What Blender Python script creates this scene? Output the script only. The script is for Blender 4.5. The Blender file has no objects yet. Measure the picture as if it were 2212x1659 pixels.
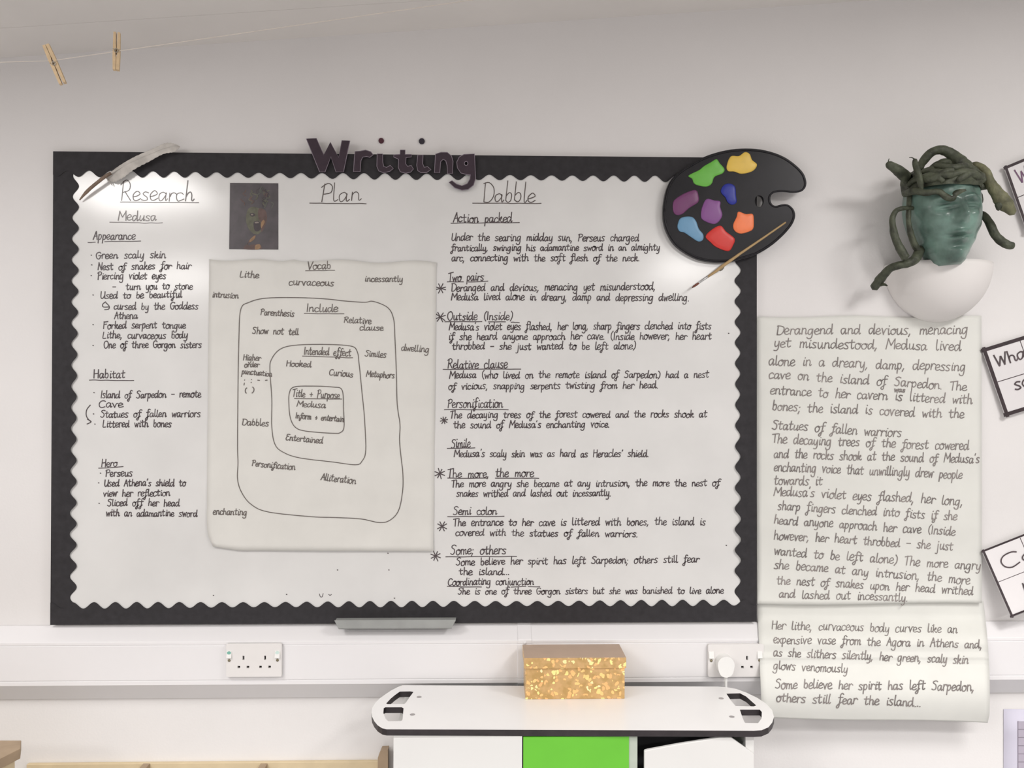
import bpy, bmesh, math, random
from mathutils import Vector, Matrix, noise
from mathutils.geometry import tessellate_polygon
rnd = random.Random(7)
S = bpy.context.scene
COL = S.collection

# ------------------------------------------------------------------ camera
CAM = Vector((0.20573, -2.2941, 1.5))
YAW, PITCH, ROLL = 0.026605, 0.007550, 0.002369
FPX = 1106 / math.tan(math.radians(30))
fw = Vector((math.sin(YAW) * math.cos(PITCH), math.cos(YAW) * math.cos(PITCH), math.sin(PITCH)))
r0 = Vector((math.cos(YAW), -math.sin(YAW), 0)); u0 = r0.cross(fw)
rt = r0 * math.cos(ROLL) + u0 * math.sin(ROLL)
up = -r0 * math.sin(ROLL) + u0 * math.cos(ROLL)
cd = bpy.data.cameras.new('camera'); cam = bpy.data.objects.new('camera', cd); COL.objects.link(cam)
cd.sensor_fit = 'HORIZONTAL'; cd.sensor_width = 36; cd.lens = 18 / math.tan(math.radians(30)); cd.clip_start = 0.02
M = Matrix.Identity(4)
for i in range(3):
    M[i][0] = rt[i]; M[i][1] = up[i]; M[i][2] = -fw[i]; M[i][3] = CAM[i]
cam.matrix_world = M
S.camera = cam

# ------------------------------------------------------------------ light
S.view_settings.view_transform = 'Standard'; S.view_settings.look = 'None'
S.view_settings.gamma = 1; S.view_settings.use_curve_mapping = False
S.view_settings.exposure = -0.08
w = bpy.data.worlds.new('world'); S.world = w; w.use_nodes = True
w.node_tree.nodes['Background'].inputs[0].default_value = (0.9, 0.95, 1, 1)
w.node_tree.nodes['Background'].inputs[1].default_value = 0.02

def CEIL(x):                      # the ceiling slopes up towards the right
    return 2.4304 + 0.07939 * x
def panel_light(name, x, y, sx, sy, power, col=(1, 0.972, 0.95), spread=180):
    l = bpy.data.lights.new(name, 'AREA'); l.shape = 'RECTANGLE'; l.size = sx; l.size_y = sy
    l.energy = power; l.color = col; l.spread = math.radians(spread)
    o = bpy.data.objects.new(name, l); COL.objects.link(o)
    o.location = (x, y, CEIL(x) - 0.03); o.rotation_euler = (0, -math.atan(0.07939), 0)
panel_light('ceiling_panel_light', -1.22, -1.40, 0.5, 0.6, 21)
panel_light('ceiling_panel_light', 1.85, -1.55, 0.6, 0.6, 34)
panel_light('ceiling_panel_light', -1.9, -3.7, 0.6, 0.6, 38)
panel_light('ceiling_panel_light', 1.9, -5.2, 0.6, 0.6, 84)
panel_light('added_lower_wall_fill', -0.75, -2.5, 1.2, 0.3, 66, (1, 0.975, 0.96), 125)  # added narrow-spread fill, brightens the lower wall, trolley top and floor
panel_light('added_lower_wall_fill', 1.55, -2.5, 1.2, 0.3, 66, (1, 0.975, 0.96), 125)  # second added fill, same purpose on the right half

# ------------------------------------------------------------------ pixel -> place
def ray(px, py):
    return (fw * FPX + rt * (px - 1106) - up * (py - 829.5))
def W(px, py, d=0.0):             # the point at distance d in front of the wall
    v = ray(px, py); t = (-d - CAM.y) / v.y
    return CAM + v * t
def T(px, py, z):                 # the point at height z
    v = ray(px, py); t = (z - CAM.z) / v.z
    return CAM + v * t

# ------------------------------------------------------------------ materials
def mat(name, col, rough=0.6, metal=0.0, var=0.06, scale=30, bump=0.0, bscale=None, spec=0.5, coat=0.0, sheen=None):
    m = bpy.data.materials.new(name); m.use_nodes = True
    nt = m.node_tree; n = nt.nodes; b = n['Principled BSDF']
    b.inputs['Roughness'].default_value = rough; b.inputs['Metallic'].default_value = metal
    b.inputs['Specular IOR Level'].default_value = spec
    b.inputs['Coat Weight'].default_value = coat
    tc = n.new('ShaderNodeTexCoord'); nz = n.new('ShaderNodeTexNoise')
    nz.inputs['Scale'].default_value = scale; nz.inputs['Detail'].default_value = 4
    nt.links.new(tc.outputs['Object'], nz.inputs['Vector'])
    cr = n.new('ShaderNodeValToRGB'); cr.color_ramp.elements[0].position = 0.3; cr.color_ramp.elements[1].position = 0.7
    lo = [max(0, c * (1 - var)) for c in col]; hi = [min(1, c * (1 + var)) for c in col]
    cr.color_ramp.elements[0].color = (*lo, 1); cr.color_ramp.elements[1].color = (*hi, 1)
    nt.links.new(nz.outputs['Fac'], cr.inputs['Fac']); nt.links.new(cr.outputs['Color'], b.inputs['Base Color'])
    if bump:
        n2 = n.new('ShaderNodeTexNoise'); n2.inputs['Scale'].default_value = bscale or scale * 3; n2.inputs['Detail'].default_value = 3
        nt.links.new(tc.outputs['Object'], n2.inputs['Vector'])
        bp = n.new('ShaderNodeBump'); bp.inputs['Strength'].default_value = bump; bp.inputs['Distance'].default_value = 0.004
        nt.links.new(n2.outputs['Fac'], bp.inputs['Height']); nt.links.new(bp.outputs['Normal'], b.inputs['Normal'])
    return m
def srgb(r, g, b):
    return tuple((c / 255 / 12.92 if c <= 10 else ((c / 255 + 0.055) / 1.055) ** 2.4) for c in (r, g, b))

MW = mat('wall_paint', (0.80, 0.783, 0.774), 0.85, var=0.02, scale=3, bump=0.08, bscale=160)
MC = mat('ceiling_paint', (0.80, 0.77, 0.735), 0.9, var=0.03, scale=4)
MF = mat('carpet', (0.27, 0.265, 0.27), 0.95, var=0.2, scale=80)
MBOARD = mat('whiteboard_face', (0.75, 0.748, 0.735), 0.15, var=0.035, scale=7, spec=0.5)
MBORD = mat('black_border_card', (0.022, 0.020, 0.023), 0.75, var=0.25, scale=60)
MEDGE = mat('board_edge', (0.5, 0.5, 0.5), 0.5)
MINK = mat('marker_ink', (0.075, 0.058, 0.062), 0.42, var=0.2, scale=40)
MINKH = mat('heading_ink', (0.115, 0.095, 0.09), 0.3, var=0.2, scale=40)
MINKP = mat('plan_ink', (0.135, 0.115, 0.105), 0.6, var=0.25, scale=40)
MINKG = mat('grey_ink', (0.23, 0.205, 0.195), 0.7, var=0.3, scale=25)
MPAPER = mat('plan_paper', (0.735, 0.728, 0.69), 0.85, var=0.03, scale=12, bump=0.10, bscale=9)
MPAPER2 = mat('flipchart_paper', (0.745, 0.75, 0.708), 0.85, var=0.03, scale=9, bump=0.12, bscale=8)
MPLUM = mat('plum_card', (0.038, 0.022, 0.034), 0.7, var=0.15, scale=40)
MLAV = mat('pale_outline', (0.24, 0.20, 0.24), 0.7, var=0.2)
MBLACK = mat('palette_black', (0.010, 0.009, 0.012), 0.33, var=0.2, spec=0.28)
MTRUNK = mat('trunking_plastic', (0.82, 0.81, 0.82), 0.45, var=0.01, scale=5)
MSOCK = mat('socket_plastic', (0.80, 0.78, 0.765), 0.35, var=0.01)
MDARK = mat('dark_hole', (0.02, 0.015, 0.015), 0.8)
MSCREW = mat('screw_brass', (0.25, 0.22, 0.14), 0.4, metal=0.7)
MPLUG = mat('plug_white', (0.84, 0.84, 0.82), 0.4, var=0.01)
MTRAY = mat('tray_grey', (0.33, 0.34, 0.33), 0.45, var=0.08, scale=20)
MLAM = mat('white_laminate', (0.83, 0.825, 0.82), 0.28, var=0.015, scale=8)
MLEDGE = mat('black_laminate_edge', (0.022, 0.017, 0.019), 0.5, var=0.3, scale=40)
MCAB = mat('cabinet_white', (0.67, 0.668, 0.652), 0.5, var=0.015, scale=6)
MGREEN = mat('lime_plastic', (0.125, 0.48, 0.03), 0.4, var=0.04, scale=10)
MCLEAR = mat('grey_green_plastic', (0.42, 0.47, 0.40), 0.4, var=0.06)
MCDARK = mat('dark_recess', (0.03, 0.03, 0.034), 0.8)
MPINE = mat('pale_plywood', (0.66, 0.54, 0.35), 0.6, var=0.08, scale=14)
MPINE2 = mat('brown_wood', (0.36, 0.265, 0.175), 0.6, var=0.12, scale=20)
MPEG = mat('peg_wood', (0.62, 0.46, 0.28), 0.7, var=0.1, scale=90)
MSTEEL = mat('spring_steel', (0.4, 0.38, 0.34), 0.35, metal=0.9)
MSTR = mat('string', (0.62, 0.56, 0.50), 0.9)
MPLAST = mat('uplighter_plaster', (0.80, 0.775, 0.755), 0.75, var=0.015, scale=6)
MFACE = mat('green_glazed_papier_mache', (0.125, 0.205, 0.172), 0.28, var=0.55, scale=17, bump=0.45, bscale=30, spec=0.6)
MSNAKE = mat('dark_green_clay', (0.056, 0.064, 0.040), 0.6, var=0.6, scale=45, bump=1.0, bscale=70)
MSNAKE2 = mat('olive_clay', (0.135, 0.135, 0.075), 0.65, var=0.5, scale=40, bump=0.8, bscale=70)
MCARD = mat('white_card', (0.76, 0.74, 0.745), 0.45, var=0.02, scale=8)
MCARDB = mat('card_border_ink', (0.035, 0.022, 0.026), 0.6, var=0.3, scale=50)
MCARDI = mat('card_ink', (0.07, 0.05, 0.055), 0.6, var=0.4, scale=30)
MPURP = mat('purple_ink', (0.17, 0.08, 0.16), 0.6, var=0.4, scale=30)
MLAVP = mat('lavender_paper', (0.66, 0.64, 0.75), 0.8, var=0.02, scale=8)
MMAUVE = mat('mauve_table_print', (0.46, 0.42, 0.50), 0.8, var=0.04, scale=8)
MMLINE = mat('grey_table_line', (0.25, 0.22, 0.27), 0.8)
MFEATH = mat('grey_white_feather', (0.60, 0.57, 0.53), 0.85, var=0.2, scale=30, bump=0.3, bscale=200)
MQUILL = mat('brown_quill', (0.20, 0.14, 0.10), 0.5, var=0.3, scale=50)

# ------------------------------------------------------------------ builders
def tag(o, label=None, cat=None, group=None, kind=None):
    if label: o['label'] = label
    if cat: o['category'] = cat
    if group: o['group'] = group
    if kind: o['kind'] = kind
    return o
def empty(name, loc, label, cat, group=None):
    o = bpy.data.objects.new(name, None); COL.objects.link(o); o.location = loc
    o.empty_display_size = 0.05
    return tag(o, label, cat, group)
def link(name, verts, faces, mats, parent=None, smooth=False, fmat=None, bevel=None, subs=0):
    me = bpy.data.meshes.new(name)
    base = parent.location if parent is not None and parent.type == 'EMPTY' and parent.parent is None else None
    org = Vector((0, 0, 0))
    p = parent
    while p is not None:
        org = org + p.location; p = p.parent
    if parent is None:
        org = sum((Vector(v) for v in verts), Vector()) / max(1, len(verts))
    me.from_pydata([Vector(v) - org for v in verts], [], faces)
    if not isinstance(mats, (list, tuple)): mats = [mats]
    for m in mats: me.materials.append(m)
    if fmat:
        for pl, k in zip(me.polygons, fmat): pl.material_index = k
    if smooth:
        for pl in me.polygons: pl.use_smooth = True
    me.update()
    o = bpy.data.objects.new(name, me); COL.objects.link(o)
    if parent is not None: o.parent = parent
    else: o.location = org
    if bevel:
        bv = o.modifiers.new('bevel', 'BEVEL'); bv.width = bevel; bv.segments = 3; bv.limit_method = 'ANGLE'; bv.angle_limit = math.radians(40)
    return o
class MB:
    def __init__(s): s.v = []; s.f = []; s.m = []
    def add(s, v, f, k=0):
        b = len(s.v); s.v += [Vector(x) for x in v]; s.f += [tuple(i + b for i in q) for q in f]; s.m += [k] * len(f)
        return s
    def box(s, a, b, k=0):
        x0, y0, z0 = a; x1, y1, z1 = b
        v = [(x0, y0, z0), (x1, y0, z0), (x1, y1, z0), (x0, y1, z0), (x0, y0, z1), (x1, y0, z1), (x1, y1, z1), (x0, y1, z1)]
        return s.add(v, [(3, 2, 1, 0), (4, 5, 6, 7), (0, 1, 5, 4), (1, 2, 6, 5), (2, 3, 7, 6), (3, 0, 4, 7)], k)
    def prism(s, outer, holes, off, k=0, kside=None):
        """outer, holes: loops of points on one face; off: vector to the other face"""
        kside = k if kside is None else kside
        loops = [[Vector(p) for p in outer]] + [[Vector(p) for p in h] for h in holes]
        off = Vector(off)
        nrm = Vector()
        L0 = loops[0]
        for i in range(len(L0)): nrm += L0[i].cross(L0[(i + 1) % len(L0)])
        if nrm.dot(off) > 0:
            loops[0].reverse()
        nrm = Vector()
        for i in range(len(L0)): nrm += loops[0][i].cross(loops[0][(i + 1) % len(L0)])
        for h in loops[1:]:
            hn = Vector()
            for i in range(len(h)): hn += h[i].cross(h[(i + 1) % len(h)])
            if hn.dot(nrm) > 0: h.reverse()
        tri = tessellate_polygon(loops)
        flat = [p for l in loops for p in l]; n = len(flat)
        f1 = []
        for t in tri:
            a, b, c = t
            if (flat[b] - flat[a]).cross(flat[c] - flat[a]).dot(off) > 0: t = (c, b, a)
            f1.append(tuple(t))
        s.add(flat + [p + off for p in flat], f1 + [tuple(n + i for i in reversed(t)) for t in f1], k)
        b0 = len(s.v) - 2 * n; st = 0
        for l in loops:
            m = len(l)
            for i in range(m):
                j = (i + 1) % m
                s.f.append((b0 + st + j, b0 + st + i, b0 + n + st + i, b0 + n + st + j)); s.m.append(kside)
            st += m
        return s
    def tube(s, pts, rad, seg=10, k=0, flat=1.0):
        pts = [Vector(p) for p in pts]
        if not isinstance(rad, (list, tuple)): rad = [rad] * len(pts)
        b = len(s.v); ref = Vector((0, -1, 0.13)).normalized()
        for i, p in enumerate(pts):
            t = (pts[min(i + 1, len(pts) - 1)] - pts[max(i - 1, 0)]).normalized()
            a = t.cross(ref)
            if a.length < 1e-3: a = t.cross(Vector((1, 0, 0)))
            a.normalize(); c = a.cross(t)
            for j in range(seg):
                q = 2 * math.pi * j / seg
                s.v.append(p + (a * math.cos(q) + c * math.sin(q) * flat) * rad[i])
        for i in range(len(pts) - 1):
            for j in range(seg):
                j2 = (j + 1) % seg
                s.f.append((b + i * seg + j, b + i * seg + j2, b + (i + 1) * seg + j2, b + (i + 1) * seg + j)); s.m.append(k)
        for e, sg in ((0, -1), (len(pts) - 1, 1)):
            t = (pts[min(e + 1, len(pts) - 1)] - pts[max(e - 1, 0)]).normalized()
            s.v.append(pts[e] + t * sg * rad[e] * 0.6); ci = len(s.v) - 1
            for j in range(seg):
                j2 = (j + 1) % seg
                q = (b + e * seg + j, b + e * seg + j2, ci)
                s.f.append(q if sg > 0 else q[::-1]); s.m.append(k)
        return s
    def build(s, name, mats, parent=None, **kw):
        return link(name, s.v, s.f, mats, parent, fmat=s.m, **kw)

def spline(P, sub=4, closed=False):
    P = [Vector(p) for p in P]; n = len(P)
    if n < 3: return P
    out = []
    rng = range(n if closed else n - 1)
    for i in rng:
        if closed: a, b, c, d = P[(i - 1) % n], P[i], P[(i + 1) % n], P[(i + 2) % n]
        else: a, b, c, d = P[max(i - 1, 0)], P[i], P[i + 1], P[min(i + 2, n - 1)]
        for k in range(sub):
            t = k / sub
            out.append(0.5 * ((2 * b) + (c - a) * t + (2 * a - 5 * b + 4 * c - d) * t * t + (3 * b - a - 3 * c + d) * t ** 3))
    if not closed: out.append(P[-1])
    return out

def ribbon(mb, pts, hw, closed=False, k=0):
    """a flat pen stroke on a roughly wall-parallel surface"""
    n = len(pts)
    if n < 2: return
    pts = [Vector(p) for p in pts]
    if not closed:
        e = (pts[0] - pts[1]); pts[0] = pts[0] + e.normalized() * hw * 0.7 if e.length > 0 else pts[0]
        e = (pts[-1] - pts[-2]); pts[-1] = pts[-1] + e.normalized() * hw * 0.7 if e.length > 0 else pts[-1]
    b = len(mb.v)
    for i in range(n):
        if closed: t = pts[(i + 1) % n] - pts[i - 1]
        else: t = pts[min(i + 1, n - 1)] - pts[max(i - 1, 0)]
        q = Vector((-t.z, 0, t.x))
        if q.length < 1e-9: q = Vector((0, 0, 1))
        q.normalize()
        h = hw(i / n) if callable(hw) else hw
        mb.v += [pts[i] + q * h, pts[i] - q * h]
    for i in range(n if closed else n - 1):
        j = (i + 1) % n
        mb.f.append((b + 2 * i, b + 2 * i + 1, b + 2 * j + 1, b + 2 * j)); mb.m.append(k)

# ------------------------------------------------------------------ handwriting: single-stroke letters, x-height 10
G = {
'a': (11, "8,8 5,10 1,8 0,4 2,0 5,1 8,7 8,9;8,9 8,2 9,0 11,2"), 'b': (10, "1,20 1,2;1,2 4,0 7,1 8,5 7,9 4,10 1,7"),
'c': (9, "8,8 5,10 1,8 0,4 2,0 5,0 9,2"), 'd': (12, "8,8 5,10 1,8 0,4 2,0 5,1 8,6;9,20 9,9 9,2 10,0 12,2"),
'e': (9, "0,4 4,5 8,7 6,10 3,10 0,6 1,1 5,0 9,2"), 'f': (9, "10,18 7,20 4,17 4,8 3,-6 0,-9 -2,-6 1,-2 7,2;0,10 9,11"),
'g': (11, "8,8 5,10 1,8 0,4 2,0 5,1 8,7;8,10 8,-3 6,-9 1,-9 -1,-6"), 'h': (11, "1,20 1,0;1,5 3,9 6,10 8,7 8,2 9,0 11,2"),
'i': (5, "2,10 2,2 3,0 5,2;3,15 3,16"), 'j': (6, "3,10 3,-5 1,-9 -2,-8;3,15 3,16"),
'k': (10, "1,20 1,0;1,4 5,9 7,10 7,7 2,5;3,5 8,0 10,2"), 'l': (5, "1,20 1,3 3,0 5,2"),
'm': (15, "1,10 1,0;1,6 3,9 5,10 7,7 7,0;7,6 9,9 11,10 12,7 12,2 13,0 15,2"), 'n': (11, "1,10 1,0;1,6 3,9 6,10 8,7 8,2 9,0 11,2"),
'o': (10, "5,10 1,8 0,4 2,0 6,0 9,4 8,9 5,10 6,8 10,9"), 'p': (10, "1,10 1,-9;1,7 4,10 7,9 8,5 6,1 3,0 1,3"),
'r': (8, "1,10 1,0;1,5 3,9 6,10 9,8"), 's': (9, "8,9 4,10 1,8 3,6 6,4 7,1 3,0 0,1"),
't': (9, "3,17 3,3 5,0 8,2;-1,10 8,11"), 'u': (11, "1,10 1,3 3,0 6,2 8,7;8,10 8,2 9,0 11,2"),
'v': (10, "0,10 4,0;4,0 7,9 10,9"), 'w': (13, "0,10 3,0;3,0 6,8;6,8 9,0;9,0 11,9 14,9"), 'x': (9, "0,10 8,0;8,10 0,0"),
'y': (10, "1,10 1,4 3,0 6,2 8,7;8,10 8,-4 5,-9 1,-8"), 'q': (10, "8,8 5,10 1,8 0,4 2,0 5,1 8,7;8,10 8,-9"), 'z': (9, "0,10 8,10;8,10 0,0;0,0 8,0"),
'A': (12, "0,0 6,19;6,19 11,0;2,7 10,8"), 'C': (12, "11,16 8,19 3,17 0,10 1,3 5,0 11,2"), 'D': (13, "1,19 1,0;-1,18 6,19 12,14 12,6 7,0 1,0"),
'E': (11, "10,18 3,18 1,14 2,11 7,10;2,10 0,5 3,0 10,2"), 'F': (11, "1,19 1,0;0,18 11,19;1,10 8,11"), 'G': (13, "11,16 8,19 2,17 0,9 3,1 8,0 11,5 11,8;6,8 14,8"),
'H': (13, "1,19 1,0;11,19 11,0;1,9 11,10"), 'I': (5, "2,19 2,0"), 'L': (10, "1,19 0,3 2,0 9,1"), 'M': (16, "0,0 2,19;2,19 8,6;8,6 14,19;14,19 15,0"),
'N': (12, "1,0 1,19;1,19 10,0;10,0 10,19"), 'O': (14, "7,19 2,17 0,9 3,1 8,0 12,5 12,13 8,19 5,18"), 'P': (11, "1,0 2,19;-1,16 5,20 10,17 9,11 2,9"),
'R': (13, "1,0 2,19;-1,16 5,20 10,17 9,11 2,9;4,10 12,0"), 'S': (12, "11,17 7,19 2,17 2,13 8,9 9,3 5,0 0,2"), 'T': (11, "5,19 5,0;-1,17 12,20"),
'U': (13, "1,19 1,4 4,0 8,2 11,8;11,19 11,2 13,0"), 'V': (12, "0,19 5,0;5,0 12,19"), 'W': (16, "0,19 4,0;4,0 8,13;8,13 11,0;11,0 15,19"),
'.': (4, "1,0 1.6,0.6"), ',': (5, "2,1 0,-5"), ';': (5, "2,8 2.6,8.6;2,1 0,-5"), ':': (5, "2,8 2.6,8.6;2,1 2.6,1.6"), "'": (4, "2,20 1,16"),
'-': (10, "0,7 9,7"), '(': (7, "6,21 2,14 2,4 6,-3"), ')': (7, "1,21 5,14 5,4 1,-3"), '+': (10, "0,6 9,6;4.5,11 4.5,1"), ' ': (13, ""), '*': (4, "1,8 1.8,8.8"),
}
GL = {c: (a, [[tuple(float(q) for q in p.split(',')) for p in st.split()] for st in s.split(';') if st]) for c, (a, s) in G.items()}
def write(mb, s, x0, y0, x1, y1, xh, dfun, hw, k=0, slant=0.10, tall=0.72):
    gap = 1.2; tot = sum(GL[c][0] + gap for c in s) - gap
    L = math.hypot(x1 - x0, y1 - y0); ex = Vector(((x1 - x0) / L, (y1 - y0) / L)); ey = Vector((ex.y, -ex.x))
    sx = L / tot; sy = xh / 10.0; cx = 0.0
    o = Vector((x0, y0)); ph = rnd.random() * 6
    for c in s:
        a, strokes = GL[c]
        jy = rnd.uniform(-0.06, 0.06) * xh + 0.05 * xh * math.sin(ph + cx * 0.03); js = rnd.uniform(0.92, 1.08)
        sl = slant + rnd.uniform(-0.04, 0.04)
        for st in strokes:
            P = []
            for gx, gy in st:
                gy = 10 + (gy - 10) * tall if gy > 10 else (gy * 0.8 if gy < 0 else gy)
                gx2 = cx + gx * 1.0 + rnd.uniform(-0.35, 0.35); gy2 = gy * js + rnd.uniform(-0.35, 0.35)
                q = o + ex * (gx2 * sx + gy2 * sy * sl) + ey * (gy2 * sy + jy)
                P.append((q.x, q.y, 0))
            if len(P) == 2: P = [tuple(P[0][q] + (P[1][q] - P[0][q]) * t / 4 for q in range(3)) for t in range(5)]
            e = rnd.uniform(0.0001, 0.0005)
            ribbon(mb, [W(p.x, p.y, dfun(p.x, p.y) + e) for p in spline(P, 3)], hw * rnd.uniform(0.88, 1.12), k=k)
        cx += a + gap
def pline(mb, pts, dfun, hw, k=0, sub=4, wav=0.0, closed=False):
    P = [(x, y, 0) for x, y in pts]
    if wav:
        (xa, ya), (xb, yb) = pts[0], pts[-1]; n = max(4, int((xb - xa) / 12))
        P = [(xa + (xb - xa) * i / n, ya + (yb - ya) * i / n + rnd.uniform(-wav, wav), 0) for i in range(n + 1)]
    e = rnd.uniform(0.0001, 0.0005)
    ribbon(mb, [W(p.x, p.y, dfun(p.x, p.y) + e) for p in spline(P, sub, closed)], hw, closed, k)

# ================================================================== the room
XL, XR, YF = -3.0, 4.2, -7.6
def struct(name, mb, m, **kw):
    return tag(mb.build(name, m, **kw), kind='structure')
struct('wall_back', MB().box((XL, 0, -0.02), (XR, 0.1, 2.9)), MW)
struct('wall_left', MB().box((XL - 0.1, YF, -0.02), (XL, 0.1, 2.9)), MW)
struct('wall_right', MB().box((XR, YF, -0.02), (XR + 0.1, 0.1, 2.9)), MW)
struct('wall_front', MB().box((XL, YF - 0.1, -0.02), (XR, YF, 2.9)), MW)
struct('floor', MB().box((XL - 0.1, YF - 0.1, -0.1), (XR + 0.1, 0.1, 0)), MF)
zl, zr = CEIL(XL - 0.1), CEIL(XR + 0.1)
cm = MB()
for ya, yb in ((-0.1695, 0.05), (YF - 0.05, -0.1705)):       # two runs of boarding with a thin seam between them
    cm.prism([(XL - 0.1, ya, zl), (XR + 0.1, ya, zr), (XR + 0.1, yb, zr), (XL - 0.1, yb, zl)], [], (0, 0, 0.03))
cm.prism([(XL - 0.1, YF - 0.05, zl + 0.004), (XR + 0.1, YF - 0.05, zr + 0.004), (XR + 0.1, 0.05, zr + 0.004), (XL - 0.1, 0.05, zl + 0.004)], [], (0, 0, 0.03))
struct('ceiling', cm, MC)

# ================================================================== whiteboard
BX, BZ0, BZ1 = 0.9, 1.5 - 0.594747, 1.5 - 0.594747 + 1.1995
DB = 0.016
wb = empty('whiteboard', (0, 0, BZ0), 'large whiteboard with a black scalloped border, covered in handwritten notes about Medusa', 'whiteboard')
MB().box((-BX + 0.003, -DB, BZ0 + 0.003), (BX - 0.003, -0.0008, BZ1 - 0.003)).build('panel', MBOARD, wb)
def scallop(name, a, b, inner_dir, width, amp, per, ph, lift, miter):
    """a to b: outer edge; inner_dir: unit vector into the board"""
    a, b, iv = Vector(a), Vector(b), Vector(inner_dir); L = (b - a).length; t = (b - a).normalized()
    n = int(L / per * 14); mb = MB(); V = []
    for i in range(n + 1):
        s = L * i / n
        w = width + amp * math.sin(2 * math.pi * s / per + ph) * (1 + 0.12 * math.sin(s * 9))
        s_in = min(max(s, width * miter), L - width * miter)
        p = a + t * s; q = a + t * s_in + iv * w
        V.append((p, q))
    th = Vector((0, -0.0009, 0))
    for j, (p, q) in enumerate(V):
        base = 0.0012 if abs(t.x) > 0.5 else 0.0002; pd = Vector((0, -DB - base, 0)); sj = L * j / n; fade = min(1.0, max(0.0, min(sj, L - sj) - 0.04) / 0.12); lf = lift * (0.6 + 0.4 * math.sin(j * 0.013 + ph)) * fade
        qd = Vector((0, -DB - base - lf, 0)); mid = p.lerp(q, 0.45)
        mb.v += [p + pd, mid + pd, q + qd, p + pd + th, mid + pd + th, q + qd + th]
    for j in range(n):
        c, d = 6 * j, 6 * (j + 1)
        for (x, y) in ((3, 4), (4, 5)): mb.f.append((c + x, d + x, d + y, c + y)); mb.m.append(0)
        for (x, y) in ((0, 1), (1, 2)): mb.f.append((c + x, c + y, d + y, d + x)); mb.m.append(1)
        mb.f.append((c + 2, c + 5, d + 5, d + 2)); mb.m.append(0)
        mb.f.append((c, d, d + 3, c + 3)); mb.m.append(0)
    return mb.build(name, [MBORD, MEDGE], wb)
PER = 0.0535
scallop('border_strip', (-BX, 0, BZ1), (BX, 0, BZ1), (0, 0, -1), 0.0565, 0.0075, PER, 0.4, 0.001, 0)
scallop('border_strip', (-BX, 0, BZ0), (BX, 0, BZ0), (0, 0, 1), 0.049, 0.0075, PER, 1.3, 0.0012, 0)
scallop('border_strip', (-BX, 0, BZ0 + 0.03), (-BX, 0, BZ1 - 0.03), (1, 0, 0), 0.057, 0.0078, PER, 0.2, 0.004, 0)
scallop('border_strip', (BX, 0, BZ0 + 0.03), (BX, 0, BZ1 - 0.03), (-1, 0, 0), 0.050, 0.0072, PER, 2.2, 0.006, 0)
# pen tray
pa, pb = W(726, 1341, 0.03), W(985, 1341, 0.03)
tr = MB()
prof = [(0.012, 0.012), (0.05, 0.012), (0.056, 0.016), (0.056, -0.004), (0.05, -0.008), (0.012, -0.003)]
zt = pa.z
xs = [(pa.x, 0.0), (pb.x, 0.0)]
tri_v = []
for x, ins in ((pa.x, 1), (pb.x, -1)):
    tri_v += [Vector((x + ins * (0.010 if h < 0 else 0.0), -d, zt + h - 0.008)) for d, h in prof]
k = len(prof)
tr.add(tri_v, [tuple(range(k))[::-1], tuple(range(k, 2 * k))] + [(i, (i + 1) % k, k + (i + 1) % k, k + i) for i in range(k)])
tr.build('pen_tray', MTRAY, wb)

bd = lambda x, y: DB + 0.0002
PEN = 0.00125
def heading(txt, x0, y0, x1, y1, xh, lines, hw=PEN, m=MINK, wav=0.0, name='heading', parent=None, df=None):
    mb = MB(); write(mb, txt, x0, y0, x1, y1, xh, df or bd, hw, tall=1.25 if xh > 15 else 0.85)
    for (a, b, c, d) in lines: pline(mb, [(a, b), (c, d)], df or bd, hw * 0.85, wav=wav or 0.4)
    return mb.build(name, m, parent or wb)
heading('Research', 261, 433, 419, 433, 19, [(260, 436.5, 429, 437.5)], 0.0012, MINKH)
heading('Medusa', 255, 476, 338, 476, 11, [(237, 481, 351, 482)], 0.0012, MINKH, 1.2)
heading('Plan', 693, 435, 780, 435, 19, [(669, 439, 791, 440)], 0.0012, MINKH)
heading('Dabble', 1044, 436, 1156, 436, 19, [(1021, 439, 1169, 439.5)], 0.0012, MINKH)
for a in [
    ('Appearance', 201, 518, 292, 517, 10, [(190, 524, 206, 523.5), (226, 522, 304, 521)]),
    ('Habitat', 202, 817, 270, 816, 10, [(193, 821, 289, 822)]),
    ('Hero', 219, 1008, 253, 1008, 9, [(213, 1011.5, 266, 1008)]),
    ('Action packed', 979, 480, 1106, 480, 11, [(974, 482, 1122, 481)]),
    ('Two pairs', 968, 607, 1045, 606, 10, [(966, 609, 1001, 608.5), (1012, 609, 1054, 607.5)]),
    ('Outside (Inside)', 966, 691, 1107, 691, 10, [(961, 695, 1041, 695), (1055, 695, 1092, 695), (1104, 696, 1122, 697)]),
    ('Relative clause', 967, 796, 1096, 795, 11, [(957, 798, 1125, 797)]),
    ('Personification', 967, 881, 1086, 880, 11, [(960, 885, 1098, 885)]),
    ('Simile', 975, 968, 1016, 967, 11, [(966, 969, 1026, 967.5)]),
    ('The more, the more', 967, 1031, 1153, 1030, 10, [(967, 1033, 1054, 1033), (1070, 1033, 1164, 1033)]),
    ('Semi colon', 979, 1112, 1073, 1112, 10, [(967, 1116, 1089, 1115.5)]),
    ('Some; others', 973, 1198, 1093, 1197, 11, [(963, 1203, 1116, 1202)]),
    ('Coordinating conjunction', 968, 1264, 1153, 1263, 9, [(966, 1267, 1040, 1268), (1104, 1268, 1136, 1267), (1141, 1267, 1166, 1267.5)]),
]:
    heading(*a)
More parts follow.
